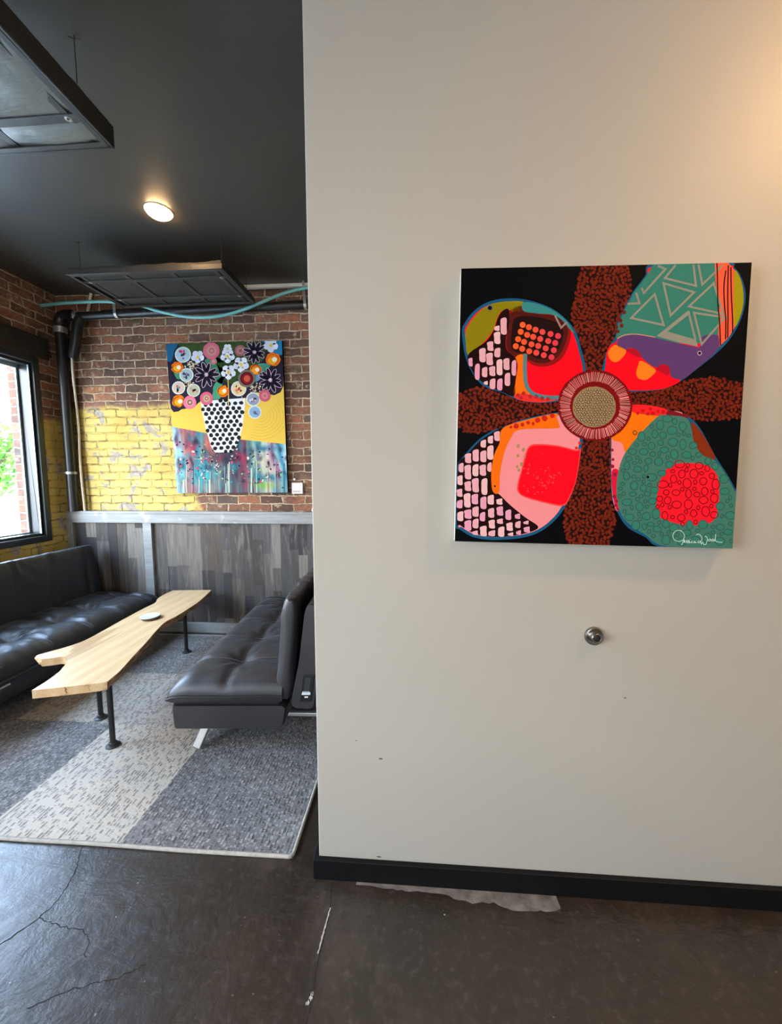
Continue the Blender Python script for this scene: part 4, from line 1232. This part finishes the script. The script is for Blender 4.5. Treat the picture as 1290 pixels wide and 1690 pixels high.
# bottom-left petal
C.lay = 5
C.fill(q3((75, 520), (140, 430), (240, 320), (350, 245), (425, 212), (410, 330), (370, 420), (345, 560), (345, 700), (400, 740), (480, 820), (600, 920), (705, 1000), (600, 1050), (450, 1075), (300, 1075), (190, 1045), (90, 985), (62, 950)), INK)
C.fill(q3((640, 350), (720, 338), (870, 352), (1000, 385), (1038, 375), (1032, 450), (1005, 620), (955, 755), (900, 830), (760, 808), (600, 762), (542, 715), (542, 650), (572, 540), (602, 420)), rgb(255, 70, 66))
C.lay = 6
C.fill(q3((425, 215), (600, 150), (840, 97), (850, 130), (870, 190), (850, 213), (560, 225), (490, 290), (440, 400), (405, 560), (395, 720), (345, 710), (335, 560), (360, 420), (400, 330)), ORG)
C.fill(q3((640, 364), (720, 349), (870, 363), (1000, 394), (1030, 386), (1026, 450), (1000, 620), (950, 748), (898, 818), (760, 797), (600, 752), (553, 712), (553, 650), (582, 540), (612, 424)), NEON)
C.lay = 7
for _ in range(46):
    C.blob(*q3((random.gauss(740, 70), random.gauss(590, 75)))[0], random.uniform(.8, 2.2), random.uniform(.8, 2.0), rgb(255, 66, 62), 0, 7, .2)
for x, y, r_ in ((530, 195, 22), (580, 185, 16), (625, 170, 16), (665, 178, 14), (700, 150, 22), (755, 135, 24), (815, 115, 20), (490, 205, 12), (1005, 370, 12), (1030, 330, 12), (905, 725, 8)): C.blob(*q3((x, y))[0], r_ / K, r_ / K, rgb(214, 34, 26), 0, 10, .12)
for x, y, r_ in ((547, 355, 13), (588, 383, 13), (545, 430, 11), (598, 440, 9), (572, 498, 13), (538, 518, 11), (553, 545, 11)): C.blob(*q3((x, y))[0], r_ / K, r_ / K * 1.25, rgb(176, 140, 88), .3, 10, .1)
C.blob(*q3((363, 673))[0], 1.6, 1.6, INK)
for x, y, w, h in [(380, 275, 42, 75), (328, 303, 40, 60), (272, 335, 42, 60), (152, 450, 46, 75), (212, 428, 46, 92), (272, 435, 46, 88), (327, 405, 48, 108), (97, 525, 38, 72), (150, 560, 46, 110), (210, 545, 46, 92), (268, 545, 46, 85), (320, 520, 34, 72), (88, 625, 40, 75), (150, 672, 46, 76), (210, 665, 48, 108), (280, 675, 46, 125), (85, 725, 40, 62), (145, 785, 48, 108), (205, 775, 48, 80), (272, 805, 46, 95), (330, 780, 48, 75), (398, 795, 44, 48), (85, 815, 46, 66), (150, 895, 50, 72), (210, 875, 48, 80), (265, 915, 42, 72), (333, 885, 46, 75), (402, 870, 46, 72), (468, 900, 44, 80), (540, 912, 40, 42), (90, 912, 46, 75), (150, 985, 50, 80), (210, 970, 46, 75), (338, 975, 44, 68), (402, 952, 44, 42), (478, 995, 46, 66), (543, 978, 42, 55), (607, 962, 40, 30), (613, 1018, 44, 46), (272, 1030, 48, 80), (338, 1048, 52, 48), (412, 1035, 48, 80), (207, 1045, 40, 36), (485, 1055, 42, 28), (548, 1042, 38, 36)]:
    a = random.uniform(-3, 9)
    C.fill(q3((x - w / 2 + a, y - h / 2 + 10), (x + w / 2 - 2, y - h / 2), (x + w / 2, y), (x + w / 2 - a * .6, y + h / 2), (x - w / 2 + 4, y + h / 2 - 4), (x - w / 2, y)), random.choice((rgb(240, 174, 180), rgb(244, 190, 188), rgb(238, 162, 182))), True, 3)
# bottom-right petal
GRN = q4((500, 120), (560, 110), (720, 130), (760, 210), (790, 340), (860, 430), (950, 470), (1020, 560), (1092, 690), (1118, 770), (1105, 1172), (560, 1152), (400, 1060), (280, 980), (210, 900), (175, 760), (180, 600), (230, 430), (350, 270))
C.lay = 4
C.fill(q4((135, 320), (140, 210), (200, 130), (240, 46), (330, 38), (450, 38), (580, 70), (700, 110), (560, 300), (240, 640), (200, 700), (180, 870), (146, 780), (134, 600)), PINK)
C.lay = 5
C.fill(q4((240, 60), (430, 100), (520, 105), (420, 220), (320, 350), (250, 410), (215, 330), (140, 300), (150, 200), (200, 130)), rgb(255, 120, 10))
C.fill(q4((135, 560), (190, 550), (200, 700), (190, 870), (150, 780)), rgb(226, 26, 56)); C.fill(q4((765, 165), (830, 230), (905, 350), (952, 460), (850, 440), (790, 360), (770, 250)), rgb(134, 48, 18))
C.lay = 6
C.fill(q4((298, 30), (450, 36), (575, 68), (545, 112), (430, 108), (300, 85)), rgb(255, 34, 38)); C.fill(q4((570, 66), (720, 110), (725, 155), (640, 148), (560, 104)), rgb(128, 22, 36))
C.lay = 7
C.fill(GRN, rgb(70, 124, 106))
SQ = q4((610, 505), (740, 488), (880, 508), (962, 580), (982, 700), (972, 850), (930, 950), (820, 982), (680, 977), (560, 942), (493, 900), (488, 800), (503, 680), (538, 580))
C.lay = 8
C.fill(SQ, rgb(255, 26, 44))
C.lay = 9
placed = []
xs_ = [p[0] for p in GRN]; ys_ = [p[1] for p in GRN]
for _ in range(9000):
    p = (random.uniform(min(xs_), max(xs_)), random.uniform(min(ys_), max(ys_)))
    if not all(inside((p[0] + 4.5 * a, p[1] + 4.5 * b), GRN) for a, b in ((1, 0), (-1, 0), (0, 1), (0, -1))): continue
    r_ = random.choice((3.0, 4.6, 5.6, 6.4, 7.2))
    if len(placed) < 60: r_ = random.choice((6.0, 6.8, 7.4))
    if any((p[0] - a) ** 2 + (p[1] - b) ** 2 < (r_ + c_ + 1.6) ** 2 for a, b, c_ in placed): continue
    if len(placed) > 240: break
    placed.append((p[0], p[1], r_))
for x, y, r_ in placed:
    insq = inside((x, y), SQ)
    c_ = rgb(128, 10, 20) if insq else rgb(54, 92, 80)
    a0 = random.uniform(0, 6); ex = random.uniform(.8, 1.2)
    pts = [(x + r_ * ex * cos(a0 + k * pi / 4) * random.uniform(.92, 1.06), y + r_ / ex * sin(a0 + k * pi / 4) * random.uniform(.92, 1.06)) for k in range(8)]
    if not insq: C.lay = 9; C.fill(pts, rgb(56, 128, 108), True, 2)
    C.lay = 10; C.line(pts, 1.35, c_, True, True)
C.blob(*q4((420, 600))[0], 3.2, 3.2, rgb(110, 140, 130)); C.lay = 11; C.blob(*q4((420, 600))[0], 2.4, 2.4, rgb(10, 10, 12))
for x, y, r_ in ((140, 385, 12), (145, 460, 12), (140, 515, 16), (160, 580, 16), (155, 755, 14), (175, 790, 12), (165, 825, 12), (180, 855, 10)): C.blob(*q4((x, y))[0], r_ / K, r_ / K, rgb(150, 28, 56), 0, 10, .1)
for x, y, r_ in ((340, 95, 12), (380, 75, 14), (420, 100, 14), (460, 95, 16), (500, 80, 14), (440, 60, 14), (540, 85, 16)): C.blob(*q4((x, y))[0], r_ / K, r_ / K, rgb(214, 20, 28), 0, 10, .1)
C.line([(p[0], p[1]) for p in q4((302, 248), (318, 232), (334, 248), (318, 266))], 1.3, rgb(120, 60, 30), True, True)
# signature
q5 = lambda *L: [(1090 + x / 9.923, 860 + y / 9.923) for x, y in L]
C.lay = 12; SG = rgb(206, 236, 220)
for pts in ([(330, 152), (262, 142), (202, 182), (185, 240), (210, 300), (280, 326), (350, 302), (376, 240), (352, 182), (312, 150)], [(366, 262), (352, 330), (326, 388)],
            [(352, 338), (384, 312), (372, 302), (366, 342), (398, 330)], [(398, 330), (420, 304), (412, 346), (394, 342)], [(424, 340), (448, 308), (444, 350), (424, 346)],
            [(456, 318), (458, 350), (476, 336)], [(506, 318), (486, 330), (494, 352), (514, 342)], [(548, 322), (528, 332), (534, 352), (552, 336), (556, 350), (576, 340)],
            [(566, 222), (600, 205), (640, 230), (662, 280), (644, 322), (610, 320), (592, 338), (612, 352), (640, 330)],
            [(640, 330), (650, 372), (672, 338), (690, 378), (728, 368), (748, 292), (732, 248), (706, 240)],
            [(790, 284), (768, 296), (772, 320), (796, 314), (800, 290), (786, 284)], [(834, 288), (812, 300), (818, 320), (842, 312), (846, 292), (830, 286)],
            [(866, 292), (848, 304), (856, 320), (876, 300), (886, 205)], [(878, 290), (888, 322), (930, 336), (996, 340)]):
    C.line(q5(*pts), .95, SG)
C.blob(*q5((470, 296))[0], .6, .6, SG)
# flower centre
q6 = lambda x, y: (920 + x / 9.923, 600 + y / 9.923)
C.lay = 11
cx, cy = q6(605, 668); RX, RY = 61.5, 58.5
C.blob(cx, cy, RX, RY, rgb(126, 12, 18), 0, 60, .006)
C.lay = 12
for k in range(118):
    a = 2 * pi * k / 118 + random.uniform(-.012, .012); r0, r1_ = random.uniform(.655, .69), random.uniform(.92, .955)
    C.line([(cx + RX * r0 * cos(a), cy + RY * r0 * sin(a)), (cx + RX * r1_ * cos(a + .03), cy + RY * r1_ * sin(a + .03))], random.uniform(.95, 1.5), random.choice((rgb(240, 138, 134), rgb(226, 120, 122), rgb(190, 126, 112), rgb(250, 160, 150))), False)
ix, iy = q6(592, 690)
C.blob(ix, iy, 35.6, 33.6, rgb(158, 126, 84), 0, 50, .01)
j = 0
y = -32.0
while y < 33:
    x = -34 + (2.4 if j % 2 else 0)
    while x < 35:
        if (x / 33.5) ** 2 + (y / 31.5) ** 2 < 1:
            px, py = ix + x + random.uniform(-.7, .7), iy + y + random.uniform(-.7, .7)
            C.lay = 13; C.blob(px, py, 1.95, 1.85, rgb(36, 22, 12), 0, 8); C.lay = 14; C.blob(px + .2, py - .2, 1.0, .95, rgb(236, 212, 168), 0, 6)
        x += 4.8
    y += 4.1; j += 1
C.finish('flower', pt, rgb(226, 218, 206))

# ---- vase painting on the far brick wall
pv = thing('vase_painting', 'tall canvas of a dotted vase with bright flowers on the far brick wall', 'painting', (-1.75, YB, 2.03))
s4 = lambda *L: [(x, y) for x, y in L]
D = Canvas([(-2.306, 3.54, 2.714), (-1.223, 3.54, 2.719), (-1.205, 3.54, 1.356), (-2.274, 3.54, 1.349)], [(75, 100), (1160, 68), (1205, 1485), (185, 1485)], .036)
random.seed(29)
D.fill_uv([(0, 0), (1, 0), (1, 1), (0, 1)], rgb(238, 198, 84))
D.lay = 1
for k in range(9):   # comb marks in the yellow
    D.line([(960 + 30 * k * cos(a), 780 + 30 * k * sin(a) * .9) for a in [j * .25 for j in range(-3, 9)]], 7, rgb(228, 184, 74))
# watercolour lower part: a fine grid coloured drip by drip
stops = [(0, (206, 240, 244)), (.05, (150, 214, 226)), (.085, (222, 140, 134)), (.16, (214, 104, 108)), (.2, (92, 134, 150)), (.25, (120, 160, 168)), (.30, (226, 132, 116)), (.38, (206, 112, 104)), (.45, (82, 88, 96)), (.58, (86, 84, 98)), (.64, (156, 84, 104)), (.68, (96, 152, 150)), (.72, (206, 222, 190)), (.755, (130, 124, 148)), (.79, (204, 226, 196)), (.86, (236, 214, 206)), (.9, (150, 96, 140)), (.93, (196, 226, 226)), (.965, (70, 150, 190)), (1, (206, 232, 236))]
def ramp_c(x):
    for (a, ca), (b, cb) in zip(stops[:-1], stops[1:]):
        if x <= b:
            s = (x - a) / (b - a); return [ca[i] + (cb[i] - ca[i]) * s for i in range(3)]
    return list(stops[-1][1])
def mixc(a, b, s):
    s = max(0, min(1, s)); return [a[i] + (b[i] - a[i]) * s for i in range(3)]
def wc(u, v):
    n_ = lambda s, k: mnoise.noise(Vector((u * s, v * s * .8, k)))
    c_ = ramp_c(max(0, min(1, u + .05 * n_(6, 1) * (1 if v < .9 else .4))))
    c_ = mixc(c_, (44, 178, 190), .9 * exp(-(((u - .28) / .13) ** 2 + ((v - .87) / .10) ** 2)) + .35 * max(0, n_(9, 3)))
    c_ = mixc(c_, (66, 64, 76), .85 * exp(-(((u - .46) / .17) ** 2 + ((v - .76) / .055) ** 2)))
    c_ = mixc(c_, (150, 64, 84), .8 * exp(-(((u - .58) / .06) ** 2 + ((v - .78) / .06) ** 2)))
    c_ = mixc(c_, (150, 226, 70), .9 * exp(-(((u - .80) / .10) ** 2 + ((v - .95) / .025) ** 2)))
    c_ = mixc(c_, (50, 126, 160), .9 * exp(-(((u - .84) / .09) ** 2 + ((v - .90) / .022) ** 2)) + .8 * exp(-(((u - .8) / .1) ** 2 + ((v - .70) / .02) ** 2)))
    c_ = mixc(c_, (240, 220, 196), .6 * exp(-(((u - .81) / .05) ** 2 + ((v - .80) / .05) ** 2)))
    c_ = mixc(c_, (70, 58, 74), max(0, n_(13, 7) - .15) * 1.6 * (u < .65))
    if v > .86:
        c_ = mixc(c_, (176, 196, 160) if mnoise.noise(Vector((u * 60, 0, 2))) > 0 else (110, 124, 128), .35 * min(1, (v - .86) / .1))
    c_ = mixc(c_, (38, 150, 168), max(0, n_(16, 11) - .1) * 1.3); c_ = mixc(c_, (190, 60, 92), max(0, n_(14, 15) - .22) * 1.5 * (u < .7))
    c_ = mixc(c_, (60, 54, 72), max(0, n_(22, 19) - .12) * 1.5 * (v < .93))
    f_ = .92 + .16 * mnoise.noise(Vector((u * 45, v * 4, 5)))
    return rgb(*[max(0, min(255, k * f_)) for k in c_])
def vtop(u): return .545 + (u * .155 if u < .6 else .093 + (u - .6) * .09) if True else 0
NU2, NV2 = 110, 70
e = 0.00012 * 2; base_i = len(D.mb.v); cols = []
for a in range(NU2):
    for b in range(NV2):
        u = a / (NU2 - 1); s = b / (NV2 - 1)
        x_img = 0; v = vtop(u) + (1 - vtop(u)) * s
        D.mb.v.append(tuple(D.at(u, v, e))); cols.append(wc(u, v))
for a in range(NU2 - 1):
    for b in range(NV2 - 1):
        ids = [a * NV2 + b, a * NV2 + b + 1, (a + 1) * NV2 + b + 1, (a + 1) * NV2 + b]
        D.mb.f.append([base_i + k for k in ids]); D.mb.fm.append(0); D.mb.fc.append([cols[k] for k in ids])
D.lay = 3
for _ in range(40): D.blob(random.uniform(380, 560), random.uniform(1150, 1300), random.uniform(2, 9), random.uniform(2, 7), random.choice((rgb(240, 200, 180), rgb(200, 120, 130), rgb(50, 44, 60))), 0, 8, .2)
for _ in range(46):
    x = random.uniform(190, 1195); y = random.uniform(1180, 1420)
    D.line([(x, y), (x + random.uniform(-3, 3), y + random.uniform(60, 200)), (x + random.uniform(-4, 4), 1490)], random.uniform(3, 8), random.choice((rgb(206, 226, 206), rgb(90, 120, 130), rgb(190, 120, 120), rgb(120, 196, 190), rgb(70, 66, 80), rgb(222, 214, 190))))
for _ in range(170):
    x = random.uniform(180, 1190); y = random.uniform(1040, 1400); q_ = random.choice(((28, 60, 80), (60, 44, 60), (40, 150, 160), (206, 90, 110), (226, 226, 200), (150, 210, 110), (30, 30, 40)))
    if x < 780 or y > 1080: D.blob(x, y, random.uniform(3, 16), random.uniform(2, 10), rgb(*q_), random.uniform(0, 3), 9, .3)
for x, y in ((862, 1133, ), (875, 1222), (1015, 1250), (1050, 1270), (940, 1360), (905, 1395), (1160, 1440), (245, 1040), (210, 1020)): D.blob(x, y, 9, 9, rgb(24, 50, 60), 0, 9, .15)
D.fill([(70, 95), (1165, 60), (1172, 500), (1145, 560), (1085, 588), (1000, 565), (900, 560), (825, 612), (400, 640), (330, 700), (222, 716), (196, 735), (150, 742), (118, 700), (98, 400)], rgb(44, 38, 54), False)
D.lay = 4
D.fill([(70, 95), (180, 92), (150, 170), (128, 260), (82, 250)], rgb(36, 104, 142)); D.fill([(985, 62), (1165, 60), (1165, 200), (1080, 185), (1000, 140)], rgb(44, 132, 178))
D.fill([(190, 92), (420, 82), (640, 76), (860, 74), (985, 80), (1000, 220), (930, 300), (760, 420), (700, 480), (600, 420), (520, 260), (300, 170)], rgb(60, 82, 40))
D.fill([(440, 250), (560, 230), (640, 300), (620, 400), (600, 480), (540, 440), (480, 330)], rgb(64, 130, 96))
D.fill([(520, 500), (575, 425), (625, 400), (605, 480), (575, 560), (580, 618), (500, 618), (515, 560)], rgb(80, 160, 122)); D.fill([(900, 300), (1040, 290), (1040, 330), (960, 380), (900, 400)], rgb(70, 146, 128)); D.fill([(150, 360), (210, 350), (230, 420), (180, 430)], rgb(70, 146, 110))
D.fill([(640, 140), (700, 220), (760, 240), (720, 300), (650, 290)], rgb(96, 160, 196)); D.fill([(870, 380), (940, 380), (960, 430), (900, 460)], rgb(110, 150, 176))
# vase
D.lay = 5
V_ = [(400, 640), (815, 612), (812, 700), (790, 880), (765, 985), (732, 1060), (692, 1115), (535, 1115), (498, 1060), (450, 900), (420, 760)]
D.fill(V_, rgb(236, 236, 238), False)
D.lay = 6
j = 0; y = 590.0
while y < 1130:
    x = 380 + (31 if j % 2 else 0)
    while x < 850:
        px, py = x + (y - 600) * .10 + random.uniform(-5, 5), y + random.uniform(-4, 4) + (x - 600) * -.05
        if inside((px, py), shrink(V_, .975)): D.blob(px, py, random.uniform(17, 22), random.uniform(17, 21), rgb(34, 36, 38), 0, 12, .08)
        x += 56
    y += 40; j += 1
D.lay = 7
D.line([(655, 425), (660, 560), (658, 690)], 8, rgb(232, 200, 90)); D.line([(785, 596), (784, 640)], 5, rgb(220, 200, 150))
for cx_, cy_, n_, R_ in ((312, 305, 46, 62), (285, 470, 26, 46), (890, 515, 40, 62)):
    for _ in range(n_):
        D.blob(cx_ + random.gauss(0, R_ * .5), cy_ + random.gauss(0, R_ * .42), random.uniform(4, 9), random.uniform(4, 8), random.choice((rgb(232, 214, 176), rgb(244, 232, 206), rgb(196, 164, 120))), 0, 7, .1)
def rings(x, y, L_):
    l0 = D.lay
    for r_, c_ in L_: D.blob(x, y, r_, r_ * 1.04, c_, 0, 26, .02); D.lay += 1; x += r_ * .02
    D.lay = l0
def daisy(x, y, R_, n_):
    l0 = D.lay
    for k in range(n_):
        a = 2 * pi * k / n_ + random.uniform(-.12, .12); L_ = R_ * random.uniform(.85, 1.12)
        mx, my = x + cos(a) * L_ * .58, y + sin(a) * L_ * .58
        D.lay = l0; D.blob(mx, my, L_ * .50, L_ * .185, rgb(236, 202, 218), a, 18)
        D.lay = l0 + 1; D.blob(mx + cos(a) * 2, my + sin(a) * 2, L_ * .44, L_ * .145, rgb(30, 24, 38), a, 18)
    D.lay = l0 + 2; D.blob(x, y, R_ * .13, R_ * .13, rgb(244, 206, 220)); D.lay = l0
def white_flower(x, y, R_):
    l0 = D.lay
    for k in range(5):
        a = 2 * pi * k / 5 + .3; D.blob(x + cos(a) * R_ * .55, y + sin(a) * R_ * .55, R_ * .5, R_ * .46, random.choice((rgb(244, 244, 250), rgb(228, 230, 244))), a, 16, .04)
    D.lay = l0 + 1; D.blob(x, y, R_ * .36, R_ * .4, rgb(236, 232, 220)); D.lay = l0 + 2; D.blob(x, y + 4, R_ * .2, R_ * .24, rgb(232, 200, 70)); D.lay = l0
def marigold(x, y, R_):
    l0 = D.lay
    D.blob(x, y, R_, R_ * .95, rgb(252, 130, 24), 0, 16, .14); D.lay = l0 + 1
    D.blob(x - R_ * .1, y + R_ * .25, R_ * .6, R_ * .5, rgb(255, 176, 30), 0, 12, .1)
    for _ in range(4):
        a = random.uniform(0, 6); D.line([(x + R_ * .8 * cos(a + k * .5), y + R_ * .75 * sin(a + k * .5)) for k in range(5)], 6, random.choice((rgb(60, 24, 20), rgb(226, 70, 40))))
    D.lay = l0 + 2; D.blob(x + R_ * .25, y, R_ * .36, R_ * .36, rgb(255, 238, 206)); D.lay = l0
def marble(x, y, R_, cs):
    l0 = D.lay
    D.blob(x, y, R_, R_, rgb(222, 226, 212), 0, 26); D.lay = l0 + 1; D.blob(x, y, R_ * .84, R_ * .84, cs[0], 0, 24); D.lay = l0 + 2
    for _ in range(9):
        a = random.uniform(0, 6.3); r_ = random.uniform(0, R_ * .55); D.blob(x + r_ * cos(a), y + r_ * sin(a), random.uniform(.1, .26) * R_, random.uniform(.08, .2) * R_, random.choice(cs[1:]), random.uniform(0, 3), 9, .15)
    D.lay = l0
D.lay = 9
white_flower(652, 140, 40); marble(890, 625, 66, [rgb(150, 160, 180), rgb(90, 100, 130), rgb(200, 120, 140), rgb(220, 216, 226)]); marble(905, 745, 62, [rgb(140, 176, 204), rgb(190, 120, 160), rgb(90, 140, 180)])
marble(755, 525, 72, [rgb(240, 210, 160), rgb(230, 90, 60), rgb(70, 40, 30), rgb(244, 180, 120)]); marble(195, 515, 62, [rgb(220, 190, 170), rgb(214, 80, 60), rgb(150, 190, 190)]); marble(335, 540, 62, [rgb(190, 190, 160), rgb(60, 60, 70), rgb(210, 150, 130)])
marble(268, 395, 66, [rgb(170, 190, 196), rgb(60, 60, 84), rgb(120, 100, 130)])
D.lay = 13
marigold(182, 322, 56); marigold(197, 642, 58); marigold(608, 545, 56); marigold(915, 345, 54); marigold(1075, 250, 66)
rings(770, 165, [(52, rgb(164, 104, 100)), (34, rgb(190, 134, 124)), (16, rgb(150, 96, 96))]); rings(520, 265, [(32, rgb(190, 120, 124)), (16, rgb(214, 160, 150))])
D.lay = 17
marble(235, 202, 76, [rgb(176, 204, 216), rgb(200, 60, 90), rgb(50, 70, 110), rgb(226, 226, 226)])
white_flower(372, 222, 60); white_flower(652, 215, 66); white_flower(1056, 112, 68); white_flower(660, 368, 68); white_flower(778, 296, 72)
rings(500, 165, [(78, rgb(226, 106, 132)), (52, rgb(190, 146, 124)), (40, rgb(226, 140, 146)), (26, rgb(180, 110, 96)), (13, rgb(214, 150, 130))])
rings(300, 652, [(60, rgb(238, 120, 150)), (34, rgb(206, 170, 140)), (24, rgb(150, 84, 90)), (12, rgb(226, 190, 160))])
rings(998, 592, [(54, rgb(206, 98, 116)), (30, rgb(226, 130, 140)), (14, rgb(170, 120, 100))])
rings(455, 616, [(60, rgb(232, 98, 124)), (40, rgb(180, 140, 120)), (30, rgb(226, 176, 150)), (18, rgb(140, 90, 84)), (9, rgb(226, 206, 150))])
D.lay = 23
rings(830, 430, [(80, rgb(122, 116, 100)), (62, rgb(104, 20, 34)), (48, rgb(134, 26, 38)), (30, rgb(206, 90, 60))])
D.lay = 28
daisy(455, 392, 108, 10); daisy(905, 182, 100, 11); daisy(1052, 446, 106, 11)
D.finish('vase', pv, rgb(40, 36, 40))

# ================================================================== OUTDOORS BEYOND THE WINDOW
g = MB(); g.box((-40, -20, -0.25), (XL - 0.33, 40, -0.12))
struct(build('ground', g, M['pave']))
m_ = MB(); m_.box((-12.4, 2.0, -.12), (-12.0, 16.0, .72)); m_.box((-12.45, 2.0, .72), (-11.95, 16.0, .80))
tag(build('street_wall', m_, M['teal_wall'], at=(-12.2, 9, -.12)), 'low pale teal wall across the street seen through the window', 'wall')
random.seed(4)
tree = thing('street_tree', 'leafy green street tree seen through the window', 'tree', (-13.2, 11.2, -.12))
m_ = MB(); m_.tube([(-13.2, 11.2, -.12), (-13.15, 11.2, 1.0), (-13.25, 11.25, 2.2), (-13.1, 11.2, 3.4)], [.16, .12, .10, .05], 12)
for a in range(6):
    d_ = Vector((cos(a * 1.05), sin(a * 1.05), .9)); b_ = Vector((-13.2, 11.2, 1.6 + .15 * a)); m_.tube([tuple(b_), tuple(b_ + d_ * .6), tuple(b_ + d_ * 1.2 + Vector((0, 0, .2)))], [.06, .04, .02], 8)
build('trunk', m_, M['bark'], tree, smooth=50)
m_ = MB()
for _ in range(1500):
    while True:
        q = Vector((random.uniform(-1, 1), random.uniform(-1, 1), random.uniform(-1, 1)))
        if .25 < q.length < 1: break
    c_ = Vector((-13.2 + q.x * 1.1, 11.0 + q.y * 1.0, 2.1 + q.z * 1.3))
    n_ = Vector((random.gauss(0, 1), random.gauss(0, 1), random.gauss(0, 1))).normalized(); s_ = n_.orthogonal().normalized(); t_ = n_.cross(s_); L_ = random.uniform(.08, .16)
    m_.poly([c_ - s_ * L_, c_ + t_ * L_ * .5, c_ + s_ * L_, c_ - t_ * L_ * .5])
lf = build('foliage', m_, M['leaf'], tree, fix=False); lf['kind'] = 'stuff'
